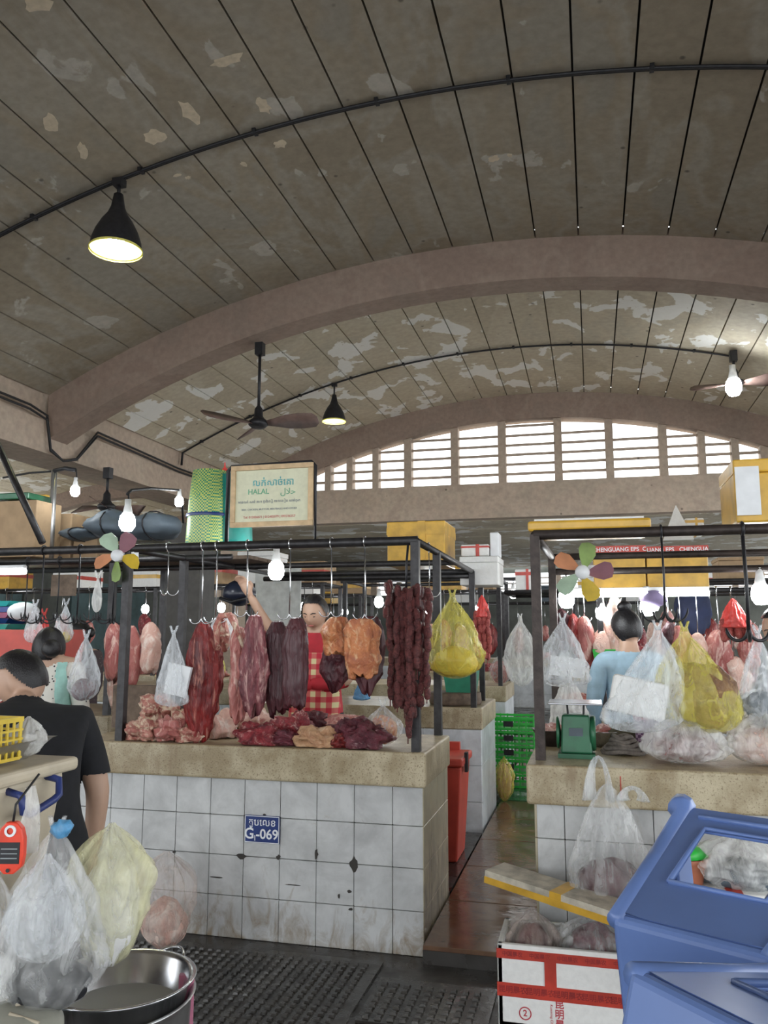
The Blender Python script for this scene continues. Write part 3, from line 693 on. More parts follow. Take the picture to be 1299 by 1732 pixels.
# ---------------------------------------------------------------- dark sausages
sb = A(687, 985, 3.93)
SG = T('sausage_bunch', 'big bunch of dark dried sausage links on the front post', 'sausages', (sb.x, 3.93, sb.z-0.8))
lk = MB().lathe([(0.002,-.034),(0.010,-.031),(0.0165,-.02),(0.0175,0),(0.0165,.02),(0.010,.031),(0.002,.034)], 10)
lk_me = lk.mesh('sausage', True); lk_me.materials.append(M['sausage'])
P(MB().tube([(sb.x,3.985,ZT+0.0),(sb.x,3.94,sb.z+.10),(sb.x,3.93,sb.z-0.03)], 0.006, 8), 'chain', M['black'], SG, True)
rnd = random.Random(5)
STR = [(655,985,1065),(660,982,1195),(668,996,1200),(672,990,1205),(680,1000,1190),(684,995,1215),(692,996,1190),(690,1002,1258),(700,990,1215),(706,988,1150),(712,992,1200),(716,995,1145),(724,996,1080),(722,1060,1190),(664,1010,1190),(696,1010,1235)]
for i, (px, y0, y1) in enumerate(STR):
    Y = 3.90 + 0.03*(i % 3) - (0.02 if 3 < i < 9 else 0)
    a = A(px, y0, Y); b = A(px, y1, Y); n = max(2, int((a.z-b.z)/0.058))
    st = P(MB().tube([(a.x,Y,a.z), (b.x,Y,b.z)], 0.003, 5), 'strand', M['sausage'], SG)
    for k in range(n):
        z = a.z - 0.03 - k*0.058
        o = link('sausage', lk_me, None, (a.x+rnd.uniform(-.006,.006)+(b.x-a.x)*k/n, Y+rnd.uniform(-.008,.008), z), st)
        o.rotation_euler = (rnd.uniform(-.22,.22), rnd.uniform(-.25,.25), rnd.uniform(0,6)); s_ = rnd.uniform(.88,1.12); o.scale = (s_*rnd.uniform(.9,1.15), s_, rnd.uniform(.92,1.1))
# yellow bag on the side rail, red sausages further back
p = A(765, 1003, 4.36); bag('yellow green carrier bag hanging from the side rail', (p.x-.0, 4.36, p.z), .455, .31, .26, 71, 'film_y', 'yellow', 0.4, peak=0.72, sag=0.1)
p = A(762, 950, 4.36); hook('hook on the side rail holding the yellow green bag', -0.857, 4.36, ZT, A(762,1008,4.36).z, 0.003, 1)
def sausage_bundle(label, px, y0, y1, Y, wpx, cover, seed, mt='sausage_r'):
    a = A(px, y0, Y); b = A(px, y1, Y); rnd = random.Random(seed); w = wpx*Y/FPX
    t = T('sausage_bunch', label, 'sausages', (a.x, Y, b.z))
    me = lk.mesh('sausage', True); me.materials.append(M[mt])
    for i in range(7):
        x = a.x + w*(i/6-.5)*0.8; y = Y + 0.03*((i % 2)-.5); z0 = a.z-0.04-0.03*abs(i-3)/3
        st = P(MB().tube([(x,y,z0),(x,y,b.z+rnd.uniform(0,.1))], .003, 5), 'strand', M[mt], t)
        n = int((z0-b.z-rnd.uniform(0,.08))/.062)
        for k in range(max(2, n)):
            o = link('sausage', me, None, (x+rnd.uniform(-.008,.008), y, z0-.02-.062*k), st); o.rotation_euler = (rnd.uniform(-.2,.2), rnd.uniform(-.2,.2), 0); o.scale = (1.15,1.15,1.05)
    if cover: P(bag_mb((a.x,Y,a.z+.06), .17, w*1.0, w*.8, seed, .05, .95), 'red_tie', M['film_r'], t, True)
    return t
sausage_bundle('red sausages under a red plastic tie behind the yellow bag', 815, 1020, 1128, 6.15, 26, True, 81)
sausage_bundle('bundle of pink sausages with red tie beside the rib rack', 1240, 1030, 1105, 5.0, 44, True, 82)
# ---------------------------------------------------------------- sign board on the top rail
s0 = A(460, 838, 3.99)
SG2 = T('halal_sign', 'faded beef and halal price board in a pale wood frame', 'sign', (s0.x, 3.985, ZT+0.02))
w, h = sx(157,4.09), sx(112,4.09)
P(MB().box((s0.x, 3.99, s0.z), (w-.05, .008, h-.05)), 'panel', M['paper'], SG2)
for dx, dz, bw, bh in ((0,h/2-.013,w,.027),(0,-h/2+.013,w,.027),(-w/2+.013,0,.027,h-.054),(w/2-.013,0,.027,h-.054)):
    bev(P(MB().box((s0.x+dx, 3.985, s0.z+dz), (bw,.022,bh)), 'frame_bar', M['wood'], SG2), .002)
L_, R_ = A(386,790,3.99), A(533,785,3.99)
P(MB().tube([(L_.x,3.995,ZT+.01),(L_.x,3.995,L_.z-.02),(L_.x+.02,3.995,L_.z),(R_.x-.02,3.995,L_.z+.005),(R_.x,3.995,L_.z-.015),(R_.x+.004,3.995,ZT+.01)], [.012,.012,.012,.012,.010,.006], 8), 'stand_tube', M['black'], SG2, True)
def sgn(body, px, py, size, mt, b=0.0006): text(SG2, body, size, at_front(A(px,py,3.985), 3.9852), M[mt], bold=b)
sgn('លក់សាច់េគា', 462, 816, .052, 'ink_teal', .0012); sgn('HALAL', 437, 832, .040, 'ink_green', .0008); sgn('ﻝﻼﺣ', 487, 831, .046, 'ink_green', .0004)
sgn('មានលក់ សាច់ គោ ក្រែបៀ ពោះវៀន សាច់ក្រក', 455, 848, .019, 'ink_grey', .0004); sgn('BEEF, CHICKEN, MUTTON, MEATBALLS AND OTHER', 455, 861, .0135, 'ink_grey', .0002); sgn('Tel: 012436871 | 012482079 | 092236257', 455, 874, .0175, 'ink_red', .0004)
# woven basket, bundles and boxes lying on top of the frames
q = A(352, 912, 4.30); BK = T('woven_basket', 'tall green and yellow woven plastic basket beside the sign', 'basket', (q.x, 4.30, ZT+.02))
def basket_mat():
    m, nt, b = mat_new('woven_strap'); v = objpos(nt)
    ck = N(nt, 'ShaderNodeTexChecker'); ck.inputs['Scale'].default_value = 105; nt.links.new(v, ck.inputs['Vector'])
    ck.inputs[1].default_value = (0.02,0.26,0.17,1); ck.inputs[2].default_value = (0.62,0.66,0.16,1)
    nt.links.new(ck.outputs[0], b.inputs['Base Color']); b.inputs['Roughness'].default_value = .35; return m
bm1 = basket_mat(); bh = A(352,798,4.30).z-(ZT+.02)
P(MB().lathe([(0.0,0),(.125,0),(.13,.02),(.118,bh*.6),(.10,bh),(.094,bh),(.11,bh*.6),(.12,.03),(0,.03)], 28, (q.x, 4.30, ZT+.02)), 'woven_body', bm1, BK, True)
P(MB().lathe([(.131,bh*.40),(.133,bh*.42),(.131,bh*.44)], 28, (q.x,4.30,ZT+.02)), 'navy_band', M['navy'], BK, True)
q2 = A(400, 905, 4.30); P(MB().lathe([(0,0),(.10,0),(.115,.05),(.10,bh*.95),(.09,bh*.95),(.1,.05),(0,.03)], 24, (q2.x-.05, 4.36, ZT+.02)), 'plain_half', plain('teal_strap', (.02,.28,.24), .35), BK, True)
S(bag_mb((A(375,797,4.3).x, 4.34, ZT+bh+.08), .1, .08, .06, 4, .3, .9), 'tie_bag', M['film_r'], 'red plastic scrap poking out of the woven basket', 'bag', True)
for i, (px, py, w, h, Y, lab) in enumerate([(193,888,.42,.22,5.4,'leaning grey bundle behind the big left bulb'),(262,890,.38,.21,5.4,'wrapped grey bundle beside the woven basket'),(140,905,.30,.10,5.45,'low flat grey bundle on the left frame')]):
    q = A(px, py, Y); t = T('cloth_bundle', lab, 'bundle', (q.x, Y, q.z-h/2), 'grey bundles on the frame')
    P(lump_mb((q.x, Y, q.z), (w/2,.2,h/2), 90+i, .22), 'cloth', M['greycloth'], t, True)
    P(MB().tube([(q.x+.02, Y+.215*math.cos(a), q.z+h*.52*math.sin(a)) for a in [R(k) for k in range(0,361,24)]], .006, 6), 'strap', M['black'], t, True)
def carton(label, px0, px1, py0, py1, Y, dep, mt, tape=None, name='foam_box', cat='box', lid=True, rz=0.0, z0=None):
    a = A(px0, py1, Y); b = A(px1, py0, Y); w = b.x-a.x; h = b.z-a.z; c = Vector(((a.x+b.x)/2, Y+dep/2, a.z))
    if z0 is not None: h = b.z-z0; c.z = z0
    t = T(name, label, cat, c)
    hb = h*.78 if lid else h
    bev(P(MB().box((c.x,c.y,c.z+hb/2), (w,dep,hb), rz=rz), 'body', M[mt], t), .008)
    if lid: bev(P(MB().box((c.x,c.y,c.z+hb+(h-hb)/2), (w*1.015,dep*1.015,h-hb-.002), rz=rz), 'lid', M[mt], t), .008)
    if tape:
        P(MB().box((c.x,c.y,c.z+hb), (w*1.02,dep*1.02,h*.16), rz=rz), 'tape', M[tape], t)
        P(MB().box((c.x+w*.1,c.y,c.z+h*.5), (w*.13,dep*1.03,h*1.01), rz=rz), 'tape', M[tape], t)
    return t
carton('big yellow taped box on the frame behind the sausages', 655, 752, 880, 958, 6.25, .5, 'tape_y', 'tape_y', 'taped_box')
carton('white foam box on the frame right of the yellow box', 778, 842, 940, 990, 6.25, .4, 'foam', None)
carton('small white carton on top of the white foam box', 780, 826, 920, 941, 6.35, .25, 'foam', 'tape_r', 'carton')
carton('narrow white carton standing beside the small carton', 829, 843, 900, 941, 6.4, .2, 'white_plastic', None, 'carton', lid=False)
c1 = carton('left orange foam box with red banner above the tube light', 1005, 1090, 922, 1000, 6.5, .45, 'tape_y', None)
c2 = carton('right orange foam box with red banner above the tube light', 1096, 1196, 922, 1000, 6.5, .45, 'tape_y', None)
for t, x0, x1, s_ in ((c1,1003,1092,'CHENGUANG EPS  C'),(c2,1094,1198,'UANG EPS   CHENGUA')):
    a = A(x0,937,6.48); b = A(x1,922,6.48); P(MB().box(((a.x+b.x)/2,6.485,(a.z+b.z)/2), (b.x-a.x,.012,b.z-a.z)), 'red_banner', M['tape_r'], t)
    text(t, s_, .043, Matrix.Translation(((a.x+b.x)/2,6.4785,(a.z+b.z)/2)) @ FRONT, M['offwhite'], bold=.0015)
carton('tall yellow taped box at the right edge on the pipe frame', 1246, 1345, 772, 884, 3.86, .42, 'tape_y', None, 'taped_box')
q = A(1265,830,3.85); S(MB().box((q.x, 3.850, q.z), (.10,.006,.22)), 'shipping_label', M['white_plastic'], 'white label on the tall taped box at the right edge', 'label')
q = A(995, 884, 4.1); t = T('foam_board', 'dirty yellow taped foam lid lying on the right frame', 'lid', (q.x,4.1,1.98))
bev(P(MB().box((q.x,4.1,2.006), (.56,.46,.05)), 'slab', M['tape_y'], t), .012); P(MB().box((q.x,4.1,2.034), (.50,.42,.012)), 'foam_top', M['foam'], t)
q = A(1155, 880, 4.4)
S(MB().add([(q.x-.1,4.4,1.98),(q.x+.05,4.4,1.98),(q.x-.03,4.4,2.16),(q.x-.1,4.44,1.98),(q.x+.05,4.44,1.98),(q.x-.03,4.44,2.16)], [(0,1,2),(5,4,3),(0,3,4,1),(1,4,5,2),(2,5,3,0)]), 'foam_shard', M['foam'], 'triangular broken foam piece standing on the right frame', 'foam piece')
carton('small upright foam box with yellow tape next to the foam shard', 1160, 1190, 875, 905, 4.45, .12, 'foam', 'tape_y')
for i, (px0,px1,py0,py1,Y,mt,lab) in enumerate([(-20,62,845,922,5.1,'card','printed cardboard carton at the left edge'),(-15,48,832,846,5.12,'scale_green','dark green crate on the printed carton'),(15,78,836,915,5.46,'tape_y','yellow board behind the printed carton'),(70,122,868,915,5.45,'card','open cardboard box beside the silver pole'),(124,166,890,915,5.45,'card','low cardboard box right of the silver pole')]):
    carton(lab, px0, px1, py0, py1, Y, .3 if i != 2 else .05, mt, None, 'carton' if i != 2 else 'board', 'box' if i != 2 else 'board', lid=False, z0=2.05 if i != 1 else None)

# ================================================================ PENDANTS, FANS, BULBS, CABLES
def bulb(label, px, py, Y, r=0.035, z_top=None, xtop=None):
    p = A(px, py, Y); t = T('led_bulb', label, 'bulb', (p.x, Y, p.z-r), 'lit bulbs')
    P(MB().lathe([(0.0,-r*1.0),(r*.6,-r*.9),(r*.97,-r*.3),(r,.2*r),(r*.9,.9*r),(r*.62,1.3*r)], 20, p), 'glass', M['bulb'], t, True)
    P(MB().lathe([(r*.62,1.3*r),(r*.52,1.8*r),(r*.4,2.4*r),(r*.4,3.1*r),(0,3.1*r)], 16, p), 'socket', M['cup'], t, True)
    if z_top: P(MB().tube([(p.x,Y,p.z+3*r),(p.x+.01,Y,(p.z+z_top)/2),(xtop or p.x,Y,z_top)], .005, 6), 'flex', M['cable'], t, True)
    return t
bulb('large lit bulb hanging at left before the grey bundles', 215, 886, 4.3, .048, A(215,835,4.3).z)
bulb('large lit bulb hanging below the halal sign', 467, 968, 4.25, .045, ZT+.02)
bulb('small lit bulb on the silver pole bracket', 127, 832, 5.2, .035, A(127,795,5.2).z)
bulb('small lit bulb just left of the woven basket', 303, 850, 5.0, .030, A(303,829,5.0).z)
bulb('large lit bulb behind the mint fan blade on the right', 958, 1016, 5.0, .047, 1.865)
bulb('large lit bulb right of the woman in pale blue', 1095, 1030, 6.45, .055, 1.81)
bulb('large lit bulb at the right edge above the striped sleeve', 1287, 1008, 5.0, .052, 1.865)
bulb('bulb below the fan at the upper right under the vault', 1241, 657, 10.9, .10, A(1241,600,10.9).z)
bulb('far bulb left of the dark sausage bunch', 641, 1020, 8.65, .05, 2.05)
bulb('far bulb among the pork cuts behind the mint blade', 1018, 1040, 6.45, .045, 1.81)
bulb('far bulb in the passage behind the red sausages', 868, 1006, 8.65, .04, 2.05)
def pendant(label, px, py, Y, k, hang):
    p = A(px, py, Y); t = T('pendant_lamp', label, 'lamp', (p.x, Y, p.z), 'black cone pendants')
    P(MB().lathe([(.165*k,0),(.158*k,.05*k),(.135*k,.12*k),(.10*k,.19*k),(.065*k,.24*k),(.045*k,.29*k),(.03*k,.38*k),(0,.38*k)], 32, p), 'shade', M['black'], t, True)
    P(MB().lathe([(.163*k,.002),(.155*k,.05*k),(.128*k,.115*k),(.03*k,.20*k),(0,.20*k)], 32, p), 'shade_lining', M['shade_in'], t, True)
    P(MB().lathe([(.167*k,-.012*k),(.170*k,0),(.163*k,.008*k)], 32, p), 'rim', M['shade_in'], t, True)
    P(MB().ball((p.x,p.y,p.z+.09*k), (.06*k,.06*k,.05*k), 18, 10), 'bulb', M['bulb'], t, True)
    P(MB().tube([(p.x,Y,p.z+.35*k),(p.x,Y,hang)], .012*k, 8), 'stem', M['black'], t, True)
    P(MB().box((p.x,Y,hang), (.07*k,.06*k,.05*k)), 'junction', M['black'], t)
    return t
q = A(196,418,5.45); pendant('black cone lamp glowing yellow inside under the near vault', 196, 422, 5.45, 1.25, vz(q.x)-.06)
q = A(565,712,11.2); pendant('small distant black cone lamp under the far vault', 565, 712, 11.2, 1.05, vz(q.x)-.05)
def conduit(label, Y, x0, x1, drop=None, r=.014, xc=XC):
    n = 50; pts = [(x0+(x1-x0)*i/n, Y, vz(x0+(x1-x0)*i/n, xc=xc)-.028) for i in range(n+1)]
    t = T('conduit', label, 'cable', pts[n//2]); 
    if drop: pts = [(x0-.01,Y,drop)] + pts
    P(MB().tube(pts, r, 8), 'pipe', M['black'], t, True)
    P(MB().tube([(p[0],p[1]+.03,p[2]+.006) for p in pts], r*.6, 6), 'wire', M['cable'], t, True)
    for i in range(3, n, 5): P(MB().box((pts[i][0],Y+.01,pts[i][2]+.008), (.03,.07,.03)), 'clip', M['black'], t)
    return t
conduit('black conduit curving across the near vault ceiling', 5.45, XC-HALF+.1, XC+HALF-.3)
conduit('thin black conduit curving across the far vault ceiling', 11.2, XC-HALF+.02, A(1240,600,11.2).x, 4.05, .013)
for k, (dz, lab) in enumerate(((0.0,'upper black cable along the left beam'),(-.05,'lower black cable along the left beam'))):
    x = BX1+.07; pts = [(x, 2.4, 4.06+dz), (x,7.6,4.03+dz), (x,7.9,3.98+dz), (x+.02,7.97,3.6+dz*.5), (x+.03,8.2,3.50), (x+.03,8.45,3.58+dz*.3), (x,8.9,4.02+dz), (x,11,3.96+dz), (x,13.5,4.0+dz)]
    S(MB().tube(pts, .014, 6), 'beam_cable', M['cable'], lab, 'cable', True)
def fan(label, px, py, Y, rod_py, rad, rots, blade_mat, name='ceiling_fan'):
    p = A(px, py, Y); top = A(px, rod_py, Y).z; t = T(name, label, 'fan', (p.x,Y,p.z-.05), 'ceiling fans')
    P(MB().lathe([(0,-.06),(.07,-.055),(.11,-.02),(.11,.02),(.07,.05),(.05,.08),(.045,.16),(.02,.2),(0,.2)], 24, p), 'motor', M['black'], t, True)
    P(MB().tube([(p.x,Y,p.z+.15),(p.x,Y,top)], .018, 8), 'downrod', M['black'], t, True)
    P(MB().box((p.x,Y,top-.02), (.09,.09,.14)), 'canopy', M['black'], t)
    for a in rots:
        a = R(a); ca, sa = math.cos(a), math.sin(a); vs = []; fs = []
        sec = [(.10,.03),(.2,.05),(.35,.085),(.5,.095),(rad*.93,.085),(rad,.04)]
        for (s, w) in sec:
            for e, zz in ((-1,.05),(1,-.05)):
                for th in (0,-.008):
                    x = s*ca - e*w*sa; y = s*sa + e*w*ca; vs.append((p.x+x, p.y+y, p.z+zz*(w/.08)+th))
        for i in range(len(sec)-1):
            b = 4*i; fs += [(b,b+2,b+6,b+4),(b+1,b+5,b+7,b+3),(b,b+4,b+5,b+1),(b+2,b+3,b+7,b+6)]
        fs += [(0,1,3,2),(4*len(sec)-4,4*len(sec)-2,4*len(sec)-1,4*len(sec)-3)]
        P(MB().add(vs, fs), 'blade', blade_mat, t, True)
    return t
M['fanblade'] = plain('worn_brown_blade', (.20,.13,.11), .45, 0, .3, 14)
fan('black ceiling fan with brown blades under the near arch rib', 437, 716, 8.17, 588, .70, (128, 0, 236), M['fanblade'])
fan('ceiling fan at the upper right edge under far vault', 1243, 648, 11.0, 600, .55, (168, 350, 80), M['fanblade'])
fan('small ceiling fan of the left aisle behind the bundles', 180, 857, 9.0, 798, .5, (170, 60, 290), M['fanblade'])
def fly_fan(label, px, py, Y, cols, rot, top):
    p = A(px, py, Y); t = T('fly_fan', label, 'fan', (p.x,Y,p.z-.1), 'coloured fly chasing fans')
    Mx = Matrix.Translation(p) @ FRONT
    P(MB().lathe([(0,.03),(.03,.028),(.035,.01),(.035,-.02),(0,-.02)], 20, M=Mx), 'hub', M['white_plastic'], t, True)
    for i, c in enumerate(cols):
        a = R(rot+72*i); vs = []; fs = []; n = 8
        ol = [(.03,.012),(.06,.035),(.10,.055),(.13,.05),(.145,.02),(.14,-.015),(.10,-.03),(.06,-.022),(.03,-.012)]
        for zz in (.0,.005):
            for (s, w) in ol: vs.append((s*math.cos(a)-w*math.sin(a), s*math.sin(a)+w*math.cos(a), zz + w*.5))
        k = len(ol); fs = [tuple(range(k-1,-1,-1)), tuple(range(k,2*k))]+[(j,(j+1)%k,k+(j+1)%k,k+j) for j in range(k)]
        P(MB().add(vs, fs, Mx), 'blade', c, t)
    P(MB().tube([(p.x,Y+.02,p.z),(p.x+.01,Y+.03,top-.02)], .006, 6), 'stalk', M['white_plastic'], t, True)
    P(MB().box((p.x+.05,Y+.05,p.z+.01), (.06,.05,.05)), 'motor_box', M['white_plastic'], t)
    return t
co = [plain('blade_orange',(.62,.27,.14),.45), plain('blade_mint',(.42,.56,.42),.45), plain('blade_yellow',(.70,.48,.04),.45), plain('blade_plum',(.28,.13,.16),.45), plain('blade_lime',(.22,.33,.08),.45)]
fly_fan('five bladed coloured fan on the right stall frame', 985, 968, 4.0, co, 140, 1.955)
fly_fan('five bladed coloured fan on the left stall frame', 200, 940, 3.95, [co[0],co[4],co[2],co[3],co[1]], 190, ZT)
q = A(88,910,5.3); S(MB().tube([(q.x,5.3,1.99),(A(92,795,5.3).x,5.3,A(92,795,5.3).z)], .022, 10), 'lamp_pole', M['alu'], 'upright silver pole with bracket at upper left', 'pole', True)
S(MB().tube([A(92,796,5.28),A(110,792,5.25),A(127,795,5.2)], .016, 8), 'pole_bracket', M['black'], 'black bracket on top of the silver pole', 'bracket', True)
S(MB().tube([A(-5,750,4.05),A(72,918,4.0)], .02, 8), 'brace_pipe', M['pipe'], 'dark slanting brace pipe at the left edge', 'pipe', True)
S(MB().tube([A(5,808,5.3),A(50,800,5.3),A(90,797,5.3)], .008, 6), 'slack_cable', M['cable'], 'slack black cable running to the silver pole', 'cable', True)
S(MB().tube([A(215,836,4.3),A(222,829,4.35),A(255,826,4.6),A(303,829,5.0),A(308,850,5.15),A(310,884,5.3)], .009, 6), 'bent_pipe', M['black'], 'bent black lamp arm above the big left bulb', 'arm', True)
a = A(965,1006,6.42); b = A(1200,1006,6.42); t = T('tube_light', 'long lit tube light under the orange foam boxes', 'lamp', ((a.x+b.x)/2,6.42,a.z))
P(MB().tube([(a.x,6.42,a.z),(b.x,6.42,a.z)], .02, 10), 'tube', M['tubelight'], t, True); P(MB().box(((a.x+b.x)/2,6.44,a.z+.035), (b.x-a.x,.05,.03)), 'batten', M['white_plastic'], t)
a = A(-30,968,5.0); b = A(42,972,5.0); t = T('tube_light', 'short lit tube light at the left edge below the frame', 'lamp', ((a.x+b.x)/2,5.0,a.z))
P(MB().tube([(a.x,5.0,a.z),(b.x,5.0,a.z)], .022, 10), 'tube', M['tubelight'], t, True); P(MB().box(((a.x+b.x)/2,5.0,a.z+.04), (b.x-a.x,.05,.03)), 'batten', M['white_plastic'], t)

M['hide'] = meat('brown_hide', (0.30,0.17,0.07), (0.12,0.05,0.03), (0.42,0.27,0.12), 0.4, 9, (1,1,1), 0.45)
# ================================================================ RIGHT COUNTER GOODS
ZR = 0.945
q = AZ(975, 1288, ZR); SCL = T('platform_scale', 'old green platform weighing scale with pale metal pan', 'scale', (q.x, 3.93, ZR))
sxx, syy = q.x, 3.93
P(MB().add([(sxx-.082,syy-.07,ZR),(sxx+.082,syy-.07,ZR),(sxx+.082,syy+.07,ZR),(sxx-.082,syy+.07,ZR),(sxx-.082,syy-.07,ZR+.02),(sxx+.082,syy-.07,ZR+.02),(sxx+.082,syy+.07,ZR+.02),(sxx-.082,syy+.07,ZR+.02)], [(3,2,1,0),(4,5,6,7),(0,1,5,4),(1,2,6,5),(2,3,7,6),(3,0,4,7)]), 'foot', M['scale_green'], SCL)
bev(P(MB().add([(sxx-.07,syy-.06,ZR+.02),(sxx+.07,syy-.06,ZR+.02),(sxx+.07,syy+.06,ZR+.02),(sxx-.07,syy+.06,ZR+.02),(sxx-.062,syy-.052,ZR+.19),(sxx+.062,syy-.052,ZR+.19),(sxx+.062,syy+.052,ZR+.19),(sxx-.062,syy+.052,ZR+.19)], [(3,2,1,0),(4,5,6,7),(0,1,5,4),(1,2,6,5),(2,3,7,6),(3,0,4,7)]), 'housing', M['scale_green'], SCL), .008)
P(MB().lathe([(0,-.012),(.075,-.012),(.08,0),(.075,.012),(0,.012)], 32, M=Matrix.Translation((sxx+.075,syy+.01,ZR+.105)) @ Matrix.Rotation(R(90),4,'Y')), 'dial', M['scale_green'], SCL, True)
P(MB().lathe([(0,-.01),(.07,-.01),(.074,0),(0,.01)], 32, M=Matrix.Translation((sxx-.078,syy+.01,ZR+.105)) @ Matrix.Rotation(R(90),4,'Y')), 'back_dial', M['scale_green'], SCL, True)
P(MB().box((sxx, syy-.0585, ZR+.115), (.06,.004,.035)), 'maker_plate', M['greycloth'], SCL)
for s in (-1, 1): P(MB().tube([(sxx+s*.035,syy,ZR+.19),(sxx+s*.038,syy,ZR+.235)], .005, 6), 'pan_support', M['black'], SCL)
pan = P(MB().box((sxx, syy, ZR+.243), (.24,.22,.008)), 'pan', M['steel'], SCL); bev(pan, .003)
rc = AZ(1055, 1278, ZR); cr = T('rope_coil', 'coil of grey twisted rope on the right counter', 'rope', (rc.x, rc.y, ZR))
for k in range(5):
    r_ = .085-.012*k; z = ZR+.012+.016*k
    P(MB().tube([(rc.x+r_*math.cos(a)*1.1, rc.y+.05+r_*math.sin(a)*.8, z+.006*math.sin(3*a+k)) for a in [R(i) for i in range(0,361,20)]], .011, 7), 'turn', M['rope'], cr, True)
p = A(1155, 1206, 3.85); bag('knotted milky bag of red meat in the middle of right counter', (p.x, 3.85, p.z+.02), p.z+.02-ZR-.003, .36, .32, 101, 'film_m', 'beef', .62, peak=.72, gather=.04, handles=False)
p = A(1282, 1204, 3.87); bag('milky bag of pale meat at the right end of the counter', (p.x+.02, 3.87, p.z+.02), p.z+.02-ZR-.003, .34, .30, 102, 'film_m', 'porkskin', .7, peak=.6, gather=.04, handles=False)
for px, py, r_, mt, lab, Y in ((935,1242,.10,'rust','dark round bowl behind the left end of the right counter',4.28),(1022,1235,.10,'steel','steel bowl behind the green scale',4.3)):
    q = A(px, py, Y); t = T('bowl', lab, 'bowl', (q.x,Y,ZR)); P(MB().lathe([(0,0),(.06,0),(r_,.075),(r_+.006,.08),(r_-.004,.078),(.055,.012),(0,.01)], 28, (q.x,Y,ZR)), 'shell', M[mt], t, True)
    S(lump_mb((q.x,Y,ZR+.075), (.07,.07,.03), 7+px, .4), 'meat_piece', M['pork'], 'meat scraps heaped in the ' + ('dark bowl' if mt == 'rust' else 'steel bowl behind the scale'), 'meat', True)
q = A(1103, 1232, 4.25); t = T('woven_box', 'purple checked woven basket on the right counter', 'basket', (q.x,4.25,ZR))
def checkm(name, c1, c2, sc):
    m, nt, b = mat_new(name); ck = N(nt,'ShaderNodeTexChecker'); ck.inputs['Scale'].default_value = sc; nt.links.new(objpos(nt), ck.inputs['Vector'])
    ck.inputs[1].default_value = (*c1,1); ck.inputs[2].default_value = (*c2,1); nt.links.new(ck.outputs[0], b.inputs['Base Color']); b.inputs['Roughness'].default_value = .6; return m
bev(P(MB().box((q.x,4.25,ZR+.075), (.16,.14,.15)), 'woven_body', checkm('purple_weave',(.12,.05,.14),(.42,.30,.42),70), t), .01)
P(MB().box((q.x,4.25,ZR+.152), (.17,.15,.012)), 'rim', M['pink'], t)
q = A(1062,1238,4.3); S(lump_mb((q.x,4.3,ZR+.05), (.13,.1,.055), 77, .3, ZR+.001), 'cloth_heap', plain('olive_cloth',(.11,.10,.065),.8), 'crumpled olive cloth behind the rope coil', 'cloth', True)
# hanging bags of the right frame
p = A(1125, 1042, 3.80); hook('four pronged hook holding the foam tray bag and yellow bag', p.x, 3.80, 1.955, p.z-.02, .005, 4, mat='black', size=.055)
p = A(1266, 1062, 3.80); hook('thick black hook at the right edge', p.x, 3.80, 1.955, p.z-.05, .008, 3, mat='black', size=.05)
p = A(1112, 1058, 3.76); bag('white bag with a foam tray hanging on the right frame', (p.x, 3.76, p.z), .46, .33, .15, 111, 'film_w', None, peak=.82, sag=-1.0)
q = A(1080,1172,3.76); tr = T('foam_tray', 'white foam tray inside the white hanging bag', 'tray', (q.x,3.76,q.z-.08)); bev(P(MB().box((q.x,3.765,q.z-.02), (.24,.05,.16), ry=R(12)), 'slab', M['foam'], tr), .015)
p = A(1158, 1060, 3.80); bag('yellow bag stuffed with a brown hide hanging on the right frame', (p.x, 3.82, p.z), .455, .36, .22, 112, 'film_y', 'hide', .72, peak=.70, amp=.8, sag=.7)
p = A(945, 1045, 4.45); bag('white bag with a paper fan hanging from the inner post', (p.x+.02, 4.42, p.z), .36, .27, .14, 113, 'film_w', None, peak=.85)
q = A(960,1128,4.44); S(MB().box((q.x,4.43,q.z), (.18,.02,.10), ry=R(6)), 'paper_sheet', M['offwhite'], 'white card inside the bag on the inner post', 'paper')
p = A(960, 1140, 4.6); bag('loose milky bag hanging below the card bag on the right', (p.x, 4.62, p.z), .30, .22, .12, 114, 'film_m', None, peak=.9)
p = A(1275, 1066, 3.9); bag('half filled white bag hanging at the right edge', (p.x+.01, 3.88, p.z), .42, .18, .14, 115, 'film_w', 'greycloth', .4, peak=.75)
# ================================================================ FOREGROUND RIGHT
b0 = AZ(845, 1725, 0.0); FX0, FY0, FW, FD, FH = b0.x, 3.40, .56, .30, .30
FB = T('foam_box', 'open white foam box with red tape on floor', 'box', (FX0+FW/2, FY0+FD/2, 0))
bev(P(MB().box((FX0+FW/2,FY0+FD/2,.012), (FW,FD,.024)), 'base', M['foam'], FB), .006)
for nm, c, d in (('front_wall',(FX0+FW/2,FY0+.0125,FH/2),(FW,.025,FH)),('back_wall',(FX0+FW/2,FY0+FD-.0125,FH/2),(FW,.025,FH)),('side_wall',(FX0+.0125,FY0+FD/2,FH/2),(.025,FD,FH)),('side_wall',(FX0+FW-.0125,FY0+FD/2,FH/2),(.025,FD,FH))):
    bev(P(MB().box(c,d), nm, M['foam'], FB), .006)
tp = [((FX0+FW/2,FY0-.0012,FH-.035),(FW+.002,.002,.035)),((FX0+FW/2,FY0-.0012,.135),(FW+.002,.002,.05)),((FX0+.205,FY0-.0022,.20),(.045,.002,.16))]
for c, d in tp: P(MB().box(c,d), 'tape', M['tape_r'], FB)
P(MB().box((FX0-.0012,FY0+FD/2,FH-.035), (.002,FD,.035)), 'tape', M['tape_r'], FB)
